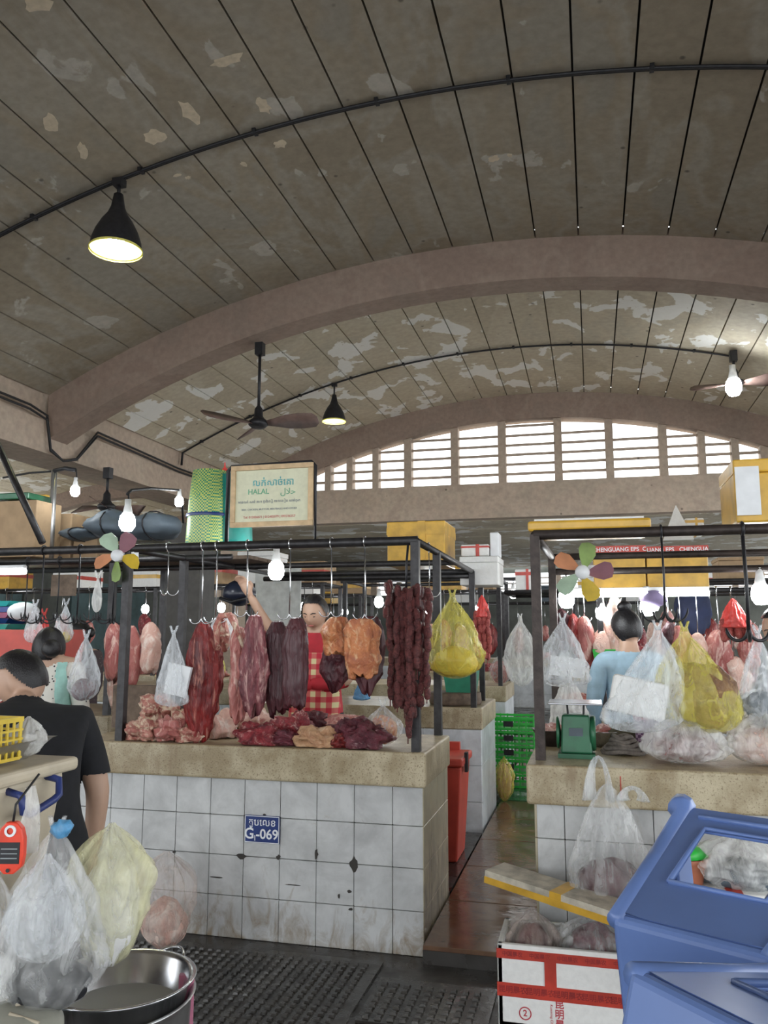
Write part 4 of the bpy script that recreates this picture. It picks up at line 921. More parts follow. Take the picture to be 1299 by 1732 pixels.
dk = plain('dark_red_print',(.30,.02,.02),.5); rdp = plain('red_print',(.55,.06,.08),.5)
for i in range(5): text(FB, '昆明晨农', .028, Matrix.Translation((FX0+.06+i*.105,FY0-.0026,.135)) @ FRONT, dk, bold=.0008)
for i in range(5): text(FB, '中国晨农', .02, Matrix.Translation((FX0+.06+i*.105,FY0-.0026,FH-.035)) @ FRONT, dk, bold=.0006)
text(FB, '昆\n明\n晨\n农', .036, Matrix.Translation((FX0+.235,FY0-.0012,.045)) @ FRONT, rdp, bold=.001)
text(FB, 'Kunming Chen', .014, Matrix.Translation((FX0+.205,FY0-.0012,.055)) @ FRONT @ Matrix.Rotation(R(-90),4,'Z'), rdp)
lgM = Matrix.Translation((FX0+.105,FY0-.001,.055)) @ FRONT
P(MB().lathe([(.020,-.0005),(.024,-.0005),(.024,.0008),(.020,.0008),(.020,-.0005)], 28, M=lgM), 'round_mark', rdp, FB); text(FB, '2', .032, lgM, rdp, bold=.001)
bag('grey bag stuffed at the left inside the foam box', (FX0+.13,FY0+.15,.40), .37, .21, .22, 121, 'film_b', 'beef_dark', .9, peak=.3, gather=.05, handles=False)
bag('shiny bag of dark meat filling the middle of the foam box', (FX0+.37,FY0+.15,.40), .37, .30, .23, 122, 'film_c', 'purple', .95, peak=.3, gather=.05, handles=False)
l0 = A(845,1478,3.62); l1 = A(1035,1540,3.40)
ld = T('foam_board', 'dirty foam lid with yellow tape tilted across the foam box', 'lid', ((l0.x+l1.x)/2,3.55,.34)); ax = (l1-l0); lc = (l0+l1)/2; ln = ax.length+.05
ey = math.atan2(-ax.z, math.hypot(ax.x,ax.y)); ez = math.atan2(ax.y, ax.x)
P(MB().box(lc, (ln,.15,.05), rz=ez, ry=ey), 'slab', plain('dirty_foam',(.62,.57,.47),.7,0,.45,16,.2), ld)
Mt = Matrix.Translation(lc) @ Matrix.Rotation(ez,4,'Z') @ Matrix.Rotation(ey,4,'Y')
P(MB().box((0,-.0765,-.012), (ln+.002,.003,.026), Mt), 'tape', M['tape_y'], ld)
P(MB().box((.05,0,0), (.05,.154,.053), Mt), 'tape', M['tape_y'], ld)
p = A(1012, 1284, 3.56)
tb = bag('tall clear carrier bag of dark red meat leaning on the counter', (p.x+.03, 3.56, p.z-.10), p.z-.10-.42, .33, .20, 131, 'film_c', 'beef_dark', .42, peak=.78, gather=.02, handles=False, amp=.9)
for s, hgt, w_ in ((-1,.14,.04),(1,.02,.04)):
    cx = p.x+.0 if s < 0 else p.x+.13
    pts = [(cx-w_+w_*(1-math.cos(a)), 3.56+.01*s, p.z-.16+ (hgt+.03)*math.sin(a)) for a in [R(k) for k in range(0,181,15)]]
    nn = len(pts); P(MB().tube(pts, [.016+.028*abs(2*i/(nn-1)-1)**2 for i in range(nn)], 10, flat=.3), 'handle', M['film_w'], tb, True)
# terracotta pot and pale bag seen through the stool, on a second foam box
carton('closed foam box standing behind the upper blue stool', 1128, 1330, 1518, 1700, 3.25, .34, 'foam', 'tape_r', lid=True)
q = A(1150, 1490, 3.3); zb = A(1128,1518,3.25).z+.004
t = T('terracotta_pot', 'terracotta coloured bowl on the closed foam box', 'pot', (q.x,3.36,zb)); P(MB().lathe([(0,0),(.06,0),(.085,.10),(.095,.12),(.088,.12),(.06,.02),(0,.02)], 28, (q.x+.02,3.36,zb)), 'bowl', M['terracotta'], t, True); P(MB().lathe([(.07,.12),(.09,.122),(.06,.15),(0,.155)], 24, (q.x+.02,3.36,zb)), 'green_lid', M['green'], t, True)
p = A(1245, 1425, 3.32); bag('shiny clear bag of grey offal seen through the blue stool', (p.x+.02, 3.38, p.z+.03), p.z+.03-zb, .38, .28, 132, 'film_m', 'greycloth', .55, peak=.5, gather=.06, handles=False)
# ---------------------------------------------------------------- blue stools
def stool(label, P0, e1, ax, L=.46, a0=.14, a1=.185, mat='blue'):
    """tapered square plastic stool; P0 top-left corner of the seat face, e1 along that edge, ax from seat to feet"""
    ax = ax.normalized(); e1 = (e1 - ax*e1.dot(ax)).normalized(); up = e1.cross(ax)
    if up.z < 0: up = -up
    c = P0 + e1*a0 - up*a0
    def pt(u, v, s): r = a0 + (a1-a0)*s; return c + e1*(u*r) + up*(v*r) + ax*(s*L)
    t = T('plastic_stool', label, 'stool', (c.x, c.y, c.z-a1), 'blue plastic stools')
    seat = MB(); n = 5
    vs = [pt(u,v,0)-ax*.004 for u,v in ((-.97,-.97),(.97,-.97),(.97,.97),(-.97,.97))] + [pt(u,v,0.04) for u,v in ((-1,-1),(1,-1),(1,1),(-1,1))]
    seat.add(vs, [(0,1,2,3),(7,6,5,4),(0,4,5,1),(1,5,6,2),(2,6,7,3),(3,7,4,0)]); bev(P(seat,'seat',M[mat],t), .012, 3)
    for (du, dv) in ((1,0),(-1,0),(0,1),(0,-1)):
        def wp(w, s, k=1.0): return pt(du*k if du else w, dv*k if dv else w, s)
        W4 = [-1,-.56,.56,1]; S4 = [0.03,.30,.78,.98]; fr = MB(); vs = []; fs = []
        for k in (1.0, .94):
            for s in S4:
                for w in W4: vs.append(wp(w*(1 if abs(w) < 1 else .985), s, k))
        def idx(k, i, j): return k*16+i*4+j
        for i in range(3):
            for j in range(3):
                if i == 1 and j == 1: continue
                q0 = (idx(0,i,j),idx(0,i,j+1),idx(0,i+1,j+1),idx(0,i+1,j)); fs += [q0, tuple(x+16 for x in reversed(q0))]
        for a_, b_ in (((1,1),(1,2)),((1,2),(2,2)),((2,2),(2,1)),((2,1),(1,1))): fs.append((idx(0,*a_),idx(0,*b_),idx(1,*b_),idx(1,*a_)))
        for e in ([(0,0),(0,1),(0,2),(0,3)],[(3,0),(3,1),(3,2),(3,3)]):
            for a_, b_ in zip(e,e[1:]): fs.append((idx(0,*a_),idx(0,*b_),idx(1,*b_),idx(1,*a_)))
        fo = P(fr.add(vs,fs),'side_frame',M[mat],t); bev(fo, .004)
        rimp = [wp(w,s,1.01) for w,s in ((-.56,.30),(.56,.30),(.56,.78),(-.56,.78),(-.56,.30))]
        P(MB().tube(rimp, .006, 6), 'window_rim', M[mat], t, True)
        P(MB().tube([wp(w,.88,1.015) for w in (-.7,.7)], .006, 6), 'stiffener', M[mat], t, True)
    for (u,v) in ((1,1),(1,-1),(-1,1),(-1,-1)):
        lg = P(MB().tube([pt(u*.93,v*.93,.0), pt(u*.93,v*.93,.5), pt(u*.94,v*.94,.93), pt(u*.98,v*.98,.95), pt(u*.98,v*.98,1.0)], [.017,.018,.020,.028,.028], 10), 'leg', M[mat], t, True)
    return t
def cam(px, py, d): return Vector((0,0,EYE)) + ray(px,py)*(d/FPX)
c40, s40 = math.cos(R(42)), math.sin(R(42))
e1 = RV*c40 - HV*s40
stool('upper blue plastic stool lying on its side before the clear bag', cam(1032,1546,1.45), e1, (RV*s40+HV*c40)*math.cos(R(9)) + ZV*math.sin(R(9)))
c65, s65 = math.cos(R(62)), math.sin(R(62))
stool('lower blue plastic stool lying at the bottom right corner', cam(1064,1632,1.08), RV*c65 - HV*s65, (RV*s65+HV*c65)*math.cos(R(-18)) + ZV*math.sin(R(-18)))
# low bench carrying the stools (below the frame)
c = cam(1290,1640,1.4); bt = T('low_bench', 'wooden bench under the blue stools', 'bench', (c.x,c.y,0)); zt_ = .655
bev(P(MB().box((c.x+.14,c.y+.03,zt_-.02), (.66,.62,.04), rz=YAW-R(40)), 'bench_top', M['darkwood'], bt), .004)
for dx, dy in ((-.2,0),(.14,.26),(.14,-.26),(.45,.0)): P(MB().box((c.x+.12+dx*.7,c.y+.03+dy*.7,(zt_-.04)/2), (.05,.05,zt_-.04)), 'leg', M['darkwood'], bt)

# ================================================================ FOREGROUND LEFT
d0 = 2.25
q = cam(20, 1300, d0); zt = q.z                      # cream tub with wide rim
TB = T('cream_tub', 'worn cream plastic tub with blue handle at the left edge', 'tub', (q.x-.16, q.y+.1, .70))
tx, ty = cam(-45,1300,d0).x-.115, cam(-45,1300,d0).y+.06
def rbox(w0, d0_, w1, d1, z0, z1, cx, cy):
    return MB().add([(cx-w0,cy-d0_,z0),(cx+w0,cy-d0_,z0),(cx+w0,cy+d0_,z0),(cx-w0,cy+d0_,z0),(cx-w1,cy-d1,z1),(cx+w1,cy-d1,z1),(cx+w1,cy+d1,z1),(cx-w1,cy+d1,z1)], [(3,2,1,0),(4,5,6,7),(0,1,5,4),(1,2,6,5),(2,3,7,6),(3,0,4,7)])
bev(P(rbox(.19,.15,.235,.19,.70,zt-.035,tx,ty), 'body', M['cream'], TB), .02, 3)
bev(P(rbox(.262,.216,.262,.216,zt-.04,zt,tx,ty), 'rim', M['cream'], TB), .014, 3)
h0 = Vector((tx+.275,ty-.06,zt-.065)); h1 = Vector((tx+.275,ty+.10,zt-.05))
P(MB().tube([h0+Vector((-.05,0,.01)),h0,h0+Vector((.006,.005,-.045)),h0+Vector((.008,.03,-.055)),h1+Vector((.008,-.03,-.05)),h1+Vector((.006,-.004,-.04)),h1,h1+Vector((-.05,0,.01))], .011, 8), 'handle', plain('navy_handle',(.03,.05,.20),.4), TB, True)
TBL = T('low_table', 'wooden table under the cream tub', 'table', (tx,ty,0)); bev(P(MB().box((tx-.22,ty+.02,.68), (.70,.42,.04)), 'table_top', M['darkwood'], TBL), .004)
for dx, dy in ((-.50,-.15),(.0,-.15),(-.50,.18),(.0,.18)): P(MB().box((tx+dx,ty+dy+.02,.33), (.05,.05,.66)), 'leg', M['darkwood'], TBL)
tr = T('aluminium_tray', 'shallow aluminium tray on the cream tub', 'tray', (tx-.02,ty,zt))
tcx, tcy = tx-.02, ty-.0
trm = MB(); vs = []
for (w, d, z) in ((.16,.13,0),(.215,.18,.06),(.225,.19,.062),(.205,.17,.058),(.152,.122,.006)):
    vs += [(tcx-w,tcy-d,zt+z),(tcx+w,tcy-d,zt+z),(tcx+w,tcy+d,zt+z),(tcx-w,tcy+d,zt+z)]
fs = [(3,2,1,0),(16,17,18,19)]
for k in range(4):
    for i in range(4): fs.append((4*k+i,4*k+(i+1)%4,4*k+4+(i+1)%4,4*k+4+i))
bev(P(trm.add(vs,fs), 'pan', M['alu'], tr), .004)
yb = T('plastic_basket', 'yellow lattice plastic basket in the aluminium tray', 'basket', (tcx-.04,tcy,zt+.01)); bx, by = tcx+.045, tcy-.04
for i in range(13):
    for (ya, sgn_) in ((by-.10,-1),(by+.10,1)):
        x = bx-.14+i*.0235; P(MB().box((x,ya,zt+.068), (.006,.005,.11)), 'slat', M['yellow'], yb)
for i in range(8):
    for xa in (bx-.145, bx+.145): P(MB().box((xa,by-.09+i*.026,zt+.068), (.005,.006,.11)), 'slat', M['yellow'], yb)
for z in (.016,.042,.068,.094,.124):
    hh = .006 if z < .12 else .014
    for c_, d_ in (((bx,by-.10,zt+z),(.296,.007,hh)),((bx,by+.10,zt+z),(.296,.007,hh)),((bx-.145,by,zt+z),(.007,.2,hh)),((bx+.145,by,zt+z),(.007,.2,hh))): P(MB().box(c_,d_), 'band', M['yellow'], yb)
P(MB().box((bx,by,zt+.012), (.29,.2,.006)), 'bottom', M['yellow'], yb)
bag('small clear bag of vegetables on the tray edge', (tcx+.17,ty+.115,zt+.125), .115, .11,.09, 141, 'film_m', None, peak=.5, gather=.04, handles=False)
p = cam(10,1200,d0); bag('crumpled white bags heaped in the yellow basket', (bx-.02,by,zt+.165), .14, .22,.15, 142, 'film_m', None, peak=.5, gather=.04, handles=False)
# red hanging scale
q = cam(20,1432,2.0); HS = T('hanging_scale', 'red digital hanging scale with dark screen', 'scale', (q.x,q.y,q.z-.07)); hx, hy, hz = q.x, q.y, q.z
ol = [(-.030,-.045),(-.034,-.02),(-.033,.02),(-.026,.045),(-.012,.06),(.012,.06),(.026,.045),(.033,.02),(.034,-.02),(.030,-.045),(.012,-.062),(-.012,-.062)]
YB = Matrix.Translation((hx,hy,hz)) @ Matrix.Rotation(YAW,4,'Z') @ FRONT
rp = plain('bright_red_plastic',(.80,.06,.025),.35)
bev(P(MB().prism(ol,-.01,.012,YB), 'case', rp, HS), .003); P(MB().box((0,-.012,.0125),(.05,.05,.003),YB), 'screen', M['black'], HS)
P(MB().lathe([(.008,.012),(.014,.012),(.014,.016),(.008,.016)], 20, M=YB @ Matrix.Translation((0,.04,0))), 'ring', M['white_plastic'], HS); P(MB().lathe([(0,.012),(.005,.016),(0,.016)], 10, M=YB @ Matrix.Translation((0,-.052,0))), 'button', M['black'], HS)
for k in range(3): P(MB().box((0,-.002-.011*k,.0145),(.04,.0025,.001),YB), 'display_line', M['ink_grey'], HS)
hk = YB @ Vector((0,.06,0)); P(MB().tube([hk, hk+Vector((.004,0,.04)), hk+Vector((.006,.08,.10))], .003, 6), 'cord', M['cable'], HS, True)
# bags hanging in front of the tub
p = cam(108,1398,2.05); bag('big clear bag with blue knot and dark contents at left', (p.x-.02,p.y,p.z), .43, .28, .22, 151, 'film_c', 'tshirt', .30, peak=.72, gather=.05, sag=-.05)
S(MB().ball((p.x-.005,p.y,p.z-.005), (.028,.022,.022), 16, 10, None, lambda d: 1+.35*nz(d.x*2,d.y*2,d.z*2)), 'blue_tie', M['film_bl'], 'blue plastic knot on top of the big clear bag', 'knot', True)
bag('milky inner bag bulging inside the big clear bag', (p.x-.02,p.y-.03,p.z-.06), .25, .20, .15, 152, 'film_w', None, peak=.6, gather=.05, handles=False)
p = cam(190,1392,2.2); bag('pale yellow bag stuffed with white bags beside the blue knot', (p.x,p.y,p.z), .365, .215, .19, 153, 'film_ly', 'foam', .80, peak=.33, gather=.03, handles=False)
p = cam(12,1480,2.0); bag('grey clear bag hanging at the far left edge', (p.x-.06,p.y+.03,p.z), .36, .20, .18, 154, 'film_c', 'foam', .5, peak=.7, gather=.05)
p = cam(48,1340,2.12); S(MB().tube([cam(52,1330,2.1),cam(55,1365,2.1),cam(50,1400,2.1),cam(45,1440,2.1)], [.012,.018,.026,.03], 12, flat=.5), 'twisted_bag', M['film_m'], 'twisted white bag hanging from the tub handle', 'bag', True)
# basins
q = cam(205,1655,2.45); bx, by, bz = q.x, q.y, q.z
BS = T('steel_basin', 'stainless basin of cloudy water on the aluminium pot', 'basin', (bx,by,bz-.13))
P(MB().lathe([(0,-.13),(.15,-.128),(.185,-.09),(.205,-.01),(.222,0),(.224,.004),(.216,.006),(.200,-.006),(.18,-.088),(.148,-.122),(0,-.124)], 48, (bx,by,bz)), 'bowl', M['steel'], BS, True)
mw, ntw, bw = mat_new('cloudy_water'); bw.inputs['Base Color'].default_value = (.55,.57,.55,1); bw.inputs['Roughness'].default_value = .05
P(MB().lathe([(0,-.085),(.183,-.085)], 40, (bx,by,bz)), 'water', mw, BS)
for s in (R(75), R(255)):
    pts = [(bx+(.215+.03*math.sin(k/8*math.pi))*math.cos(s+(k/8-.5)*.5), by+(.215+.03*math.sin(k/8*math.pi))*math.sin(s+(k/8-.5)*.5), bz+.012*math.sin(k/8*math.pi)) for k in range(9)]
    P(MB().tube(pts, .005, 6), 'handle', M['steel'], BS, True)
pz = bz-.055; PT = T('aluminium_pot', 'wide dented aluminium pot under the steel basin', 'pot', (bx-.05,by,pz-.22)); px_, py_ = bx-.055, by
P(MB().lathe([(0,-.26),(.23,-.26),(.25,-.24),(.258,-.02),(.268,0),(.272,.005),(.262,.006),(.248,-.02),(.24,-.235),(0,-.245)], 48, (px_,py_,pz)), 'wall', M['alu'], PT, True)
P(MB().lathe([(.262,-.15),(.268,-.145),(.262,-.14)], 48, (px_,py_,pz)), 'band', M['alu'], PT, True)
PK = T('pink_crate', 'pink plastic crate standing under the pots', 'crate', (px_,py_,0)); hz_ = pz-.262
for s in (-1,1):
    for k in range(6): P(MB().box((px_+s*.27,py_-.2+.08*k,hz_/2), (.014,.05,hz_)), 'slat', M['pink'], PK); P(MB().box((px_-.2+.08*k,py_+s*.25,hz_/2), (.05,.014,hz_)), 'slat', M['pink'], PK)
P(MB().box((px_,py_,hz_-.008), (.56,.52,.014)), 'top', M['pink'], PK)
pkx = cam(312,1690,2.5); S(MB().box((pkx.x-.01, pkx.y+.03, (pkx.z+.06)/2), (.045,.02,pkx.z+.06), rz=.3), 'pink_board', M['pink'], 'upright pink plastic board right of the pots', 'board')
q = cam(-10,1735,1.9); LDL = T('tub_lid', 'ribbed grey green plastic lid in the bottom left corner', 'lid', (q.x,q.y,q.z-.05))
P(MB().lathe([(0,.03),(.10,.028),(.15,.015),(.17,-.01),(.172,-.04),(.16,-.05),(0,-.05)], 40, (q.x-.02,q.y,q.z)), 'disc', plain('grey_green_plastic',(.38,.38,.32),.5), LDL, True)
for k in range(8):
    a = k*math.pi/4; P(MB().tube([(q.x-.02+.06*math.cos(a),q.y+.06*math.sin(a),q.z+.03),(q.x-.02+.14*math.cos(a),q.y+.14*math.sin(a),q.z+.018)], .005, 6), 'rib', M['cream'], LDL, True)
S(MB().lathe([(0,0),(.17,0),(.18,.02),(.16,q.z-.06),(0,q.z-.06)], 28, (q.x-.02,q.y,0)), 'grey_barrel', M['greycloth'], 'grey barrel under the ribbed lid at bottom left', 'barrel', True)
# pork bag on the floor by the counter
q = AZ(285,1600,0.015); bag('brown tinted bag of pork on the floor against the counter', (q.x,3.72,.46), .445, .30, .24, 161, 'film_b', 'porkskin', .55, peak=.30, gather=.02, handles=False)

# ================================================================ PASSAGE
BN = T('wheeled_bin', 'red plastic bin with hinged lid beside the passage', 'bin', (-1.02,5.45,.08)); bx,by = -1.0,5.42
bev(P(rbox(.13,.16,.165,.2,.08,.66,bx,by),'body',M['red'],BN), .012)
bev(P(MB().box((bx,by,.69),(.36,.44,.05)),'lid',M['red'],BN), .012); P(MB().box((bx+.185,by-.08,.68),(.02,.05,.12)),'latch',M['black'],BN); P(MB().box((bx,by+.2,.74),(.2,.04,.05)),'hinge_bar',M['red'],BN)
q = A(775,1210,6.45); wb = T('chopping_block', 'thick round wooden chopping block on the white tiled counter', 'chopping block', (q.x,6.5,.94)); P(MB().lathe([(0,0),(.20,0),(.205,.02),(.20,.085),(.19,.09),(0,.09)], 32, (q.x-.02,6.45,.945)), 'block', M['darkwood'], wb, True)
S(rbox(.11,.08,.13,.1,1.036,1.20,q.x+.03,6.45), 'green_tub', plain('teal_tub',(.03,.25,.15),.45), 'dark green tub standing on the thick chopping block', 'tub')
def crate(label, cx, cy, z0, w=.40, d=.30, h=.125):
    t = T('plastic_crate', label, 'crate', (cx,cy,z0), 'green crates stacked in the passage'); g = M['green']
    for z in (z0+.012, z0+h*.5, z0+h-.012):
        for c_, d_ in (((cx,cy-d/2,z),(w,.012,.02)),((cx,cy+d/2,z),(w,.012,.02)),((cx-w/2,cy,z),(.012,d,.02)),((cx+w/2,cy,z),(.012,d,.02))): P(MB().box(c_,d_),'band',g,t)
    for i in range(7):
        for s in (-1,1):
            P(MB().box((cx-w/2+w*i/6,cy+s*d/2,z0+h/2),(.014,.01,h)),'rib',g,t)
            if i < 6: P(MB().box((cx+s*w/2,cy-d/2+d*i/5,z0+h/2),(.01,.014,h)),'rib',g,t)
    P(MB().box((cx,cy,z0+.006),(w,d,.01)),'base',g,t); return t
for k in range(5):
    t = crate('green plastic crate, %s from the floor in the passage stack' % ORD[k], -.76, 7.92, .082+.128*k)
    P(MB().box((-.76-.03,7.92-.157,.082+.128*k+.06),(.09,.004,.05)),'dark_print',M['black'],t)
p = A(848,1286,6.95); bag('yellow sack standing beside the passage below the green crates', (p.x,7.16,p.z), p.z-.085, .16,.14, 171, 'tape_y' if False else 'film_y', 'tan', .9, peak=.4, gather=.05, handles=False)

# ================================================================ PEOPLE
def person(label, root, yaw, J, head, garments, hair, lean=None, face=True, vox=.009, fingers=None):
    """J: joint dict in a local frame (x right of the person, y forward, z up), yaw turns +y; body grown with Skin, one voxel surface"""
    Mx = Matrix.Translation(Vector(root)) @ Matrix.Rotation(yaw,4,'Z')
    names = list(J.keys()); idx = {n:i for i,n in enumerate(names)}
    E = [('pelvis','waist'),('waist','chest'),('chest','neck'),('neck','skull'),('chest','shL'),('shL','elL'),('elL','wrL'),('chest','shR'),('shR','elR'),('elR','wrR'),
         ('pelvis','hipL'),('hipL','knL'),('knL','anL'),('anL','toL'),('pelvis','hipR'),('hipR','knR'),('knR','anR'),('anR','toR')]
    E = [(a,b) for a,b in E if a in idx and b in idx]
    me = bpy.data.meshes.new('body'); me.from_pydata([tuple(Mx @ Vector(J[n][:3])) for n in names], [(idx[a],idx[b]) for a,b in E], []); me.update()
    ob = bpy.data.objects.new('tmp', me); COL.objects.link(ob)
    ob.modifiers.new('skin','SKIN')
    for i, n in enumerate(names):
        sv = me.skin_vertices[0].data[i]; r = J[n][3]; sv.radius = (r, r) if not isinstance(r, tuple) else r; sv.use_root = (n == 'pelvis')
    ss = ob.modifiers.new('sub','SUBSURF'); ss.levels = 2
    m1 = bpy.data.meshes.new_from_object(ob.evaluated_get(bpy.context.evaluated_depsgraph_get())); bpy.data.objects.remove(ob)
    mb = MB(); mb.v = [v.co.copy() for v in m1.vertices]; mb.f = [tuple(p.vertices) for p in m1.polygons]
    # head, local: x right, y forward, z up, sculpted ball
    hc, hyaw, hpit, hs = head
    HM = Mx @ Matrix.Translation(Vector(hc)) @ Matrix.Rotation(hyaw,4,'Z') @ Matrix.Rotation(hpit,4,'X')
    def hf(d):
        q = 1.0
        if d.z < 0: q *= 1 - .16*(-d.z)**1.3*(1 if d.y > -.3 else .6)
        if d.y > 0:
            q += .13*math.exp(-((d.x/.12)**2+((d.z+.16)/.17)**2))*d.y           # nose
            q -= .055*(math.exp(-(((abs(d.x)-.33)/.16)**2+((d.z-.06)/.11)**2)))  # sockets
            q += .03*math.exp(-((d.x/.22)**2+((d.z+.46)/.09)**2)) + .04*math.exp(-((d.x/.2)**2+((d.z+.8)/.14)**2))
            q += .02*math.exp(-((d.x/.5)**2+((d.z-.26)/.1)**2))
        return q
    mb.ball((0,0,0), (.078*hs,.098*hs,.118*hs), 40, 28, HM, hf)
    for s in (-1,1): mb.ball((s*.079*hs,-.006,-.008), (.012*hs,.021*hs,.032*hs), 12, 8, HM)
    for chain, r in (fingers or []): mb.tube([Mx @ Vector(p) for p in chain], r, 8)
    t2 = bpy.data.objects.new('tmp', mb.mesh('tmp')); COL.objects.link(t2)
    rm = t2.modifiers.new('r','REMESH'); rm.mode = 'VOXEL'; rm.voxel_size = vox; sm = t2.modifiers.new('s','SMOOTH'); sm.iterations = 3; sm.factor = .5
    m2 = bpy.data.meshes.new_from_object(t2.evaluated_get(bpy.context.evaluated_depsgraph_get())); bpy.data.objects.remove(t2)
    bb = MB(); bb.v = [v.co.copy() for v in m2.vertices]; bb.f = [tuple(p.vertices) for p in m2.polygons]; nrm = [v.normal.copy() for v in m2.vertices]
    t = T('person', label, 'person', (root[0],root[1],min(v.z for v in bb.v)))
    P(bb, 'body', M['skin'], t, True)
    Mi = Mx.inverted(); HMi = HM.inverted()
    loc = [Mi @ v for v in bb.v]; hl = [HMi @ v for v in bb.v]
    def shell(name, pred, off, mat, thick=0.0):
        g = MB(); mp = {}; 
        for f in bb.f:
            if all(pred(loc[i], hl[i]) for i in f):
                for i in f:
                    if i not in mp:
                        mp[i] = len(g.v); o_ = off(loc[i]) if callable(off) else off
                        g.v.append(bb.v[i] + nrm[i]*o_)
                g.f.append(tuple(mp[i] for i in f))
        if g.f: return P(g, name, mat, t, True)
    for (nm, pred, off, mt) in garments: shell(nm, pred, off, mt)
    # hair cap follows the skull, plus bun
    hp, hoff, bun = hair
    hb = MB().ball((0,0,0), (.078*hs+hoff,.098*hs+hoff,.118*hs+hoff), 96, 70, None, lambda d: hf(d) + .012*nz(d.x*9, d.y*2, d.z*2)); keep = [f for f in hb.f if all(hp(hb.v[i]/hs) for i in f)]
    ids = sorted({i for f in keep for i in f}); rp_ = {i:k for k,i in enumerate(ids)}; h2 = MB(); h2.v = [HM @ hb.v[i] for i in ids]; h2.f = [tuple(rp_[i] for i in f) for f in keep]
    P(h2, 'hair', M['hair'], t, True)
    if bun: P(MB().ball(bun[0], bun[1], 18, 12, HM, lambda d: 1+.12*nz(d.x*3,d.y*3,d.z*3)), 'hair_bun', M['hair'], t, True)
    if face:
        for s in (-1,1):
            P(MB().ball((s*.027*hs,.083*hs,.006*hs), (.012*hs,.007*hs,.004*hs), 12, 8, HM), 'eye', M['eye'], t, True)
            P(MB().tube([(s*.013*hs,.094*hs,.026*hs),(s*.028*hs,.092*hs,.032*hs),(s*.043*hs,.080*hs,.027*hs)], .0028*hs, 6, M=HM), 'eyebrow', M['hair'], t, True)
        P(MB().ball((0,.0885*hs,-.054*hs), (.020*hs,.008*hs,.006*hs), 12, 8, HM), 'lips', M['lips'], t, True)
    return t
def base_joints(k=1.0):
    return {'pelvis':(0,0,.92*k,(.15,.12)),'waist':(0,0,1.05*k,(.135,.105)),'chest':(0,0,1.24*k,(.155,.115)),'neck':(0,.0,1.40*k,.055),'skull':(0,.02,1.50*k,.06),
     'shL':(-.17,0,1.34*k,.062),'elL':(-.22,.02,1.08*k,.042),'wrL':(-.20,.12,.88*k,.030),'shR':(.17,0,1.34*k,.062),'elR':(.22,.02,1.08*k,.042),'wrR':(.20,.12,.88*k,.030),
     'hipL':(-.09,0,.86*k,.095),'knL':(-.10,.02,.48*k,.06),'anL':(-.10,0,.08*k,.042),'toL':(-.10,.14,.04*k,.035),'hipR':(.09,0,.86*k,.095),'knR':(.10,.02,.48*k,.06),'anR':(.10,0,.08*k,.042),'toR':(.10,.14,.04*k,.035)}
def hand(w, d, up, side):
    """five finger chains from the wrist; d pointing direction, side = thumb side"""
    w = Vector(w); d = Vector(d).normalized(); side = Vector(side).normalized(); up = Vector(up).normalized(); out = [([w, w+d*.05, w+d*.085], [.026,.034,.030])]
    for i, L in enumerate((.065,.078,.073,.056)):
        b = w + d*.078 + side*(.027-.018*i); out.append(([b, b+d*L*.5-up*.004, b+d*L*.75-up*L*.35, b+d*L*.8-up*L*.65], [.010,.0095,.009,.0075]))
    b = w + d*.03 + side*.026; out.append(([b, b+side*.025+d*.025, b+side*.028+d*.055-up*.015], [.012,.011,.009]))
    return out
def plaid():
    m, nt, b = mat_new('red_yellow_plaid'); g = objpos(nt); sp = N(nt,'ShaderNodeSeparateXYZ'); nt.links.new(g, sp.inputs[0])
    def stripe(sock, ph):
        a = N(nt,'ShaderNodeMath',operation='MULTIPLY'); a.inputs[1].default_value = 15.0; nt.links.new(sock, a.inputs[0])
        f = N(nt,'ShaderNodeMath',operation='FRACT'); nt.links.new(a.outputs[0], f.inputs[0]); q = N(nt,'ShaderNodeMath',operation='GREATER_THAN'); q.inputs[1].default_value = .5; nt.links.new(f.outputs[0], q.inputs[0]); return q.outputs[0]
    s1, s2 = stripe(sp.outputs['X'],0), stripe(sp.outputs['Z'],0); ad = N(nt,'ShaderNodeMath',operation='ADD'); nt.links.new(s1,ad.inputs[0]); nt.links.new(s2,ad.inputs[1]); dv = N(nt,'ShaderNodeMath',operation='MULTIPLY'); dv.inputs[1].default_value = .5; nt.links.new(ad.outputs[0],dv.inputs[0])
    nt.links.new(ramp(nt, dv.outputs[0], [(0.0,(.78,.70,.38)),(.5,(.62,.14,.12)),(1.0,(.55,.02,.045))]), b.inputs['Base Color']); b.inputs['Roughness'].default_value = .7; return m
def dotted(name, base, dot, sc, lim):
    m, nt, b = mat_new(name); vo = N(nt,'ShaderNodeTexVoronoi'); vo.inputs['Scale'].default_value = sc; nt.links.new(objpos(nt), vo.inputs['Vector'])
    nt.links.new(mix(nt, ramp(nt, vo.outputs['Distance'], [(lim,1.0),(lim+.04,0.0)]), base, dot), b.inputs['Base Color']); b.inputs['Roughness'].default_value = .8; return m
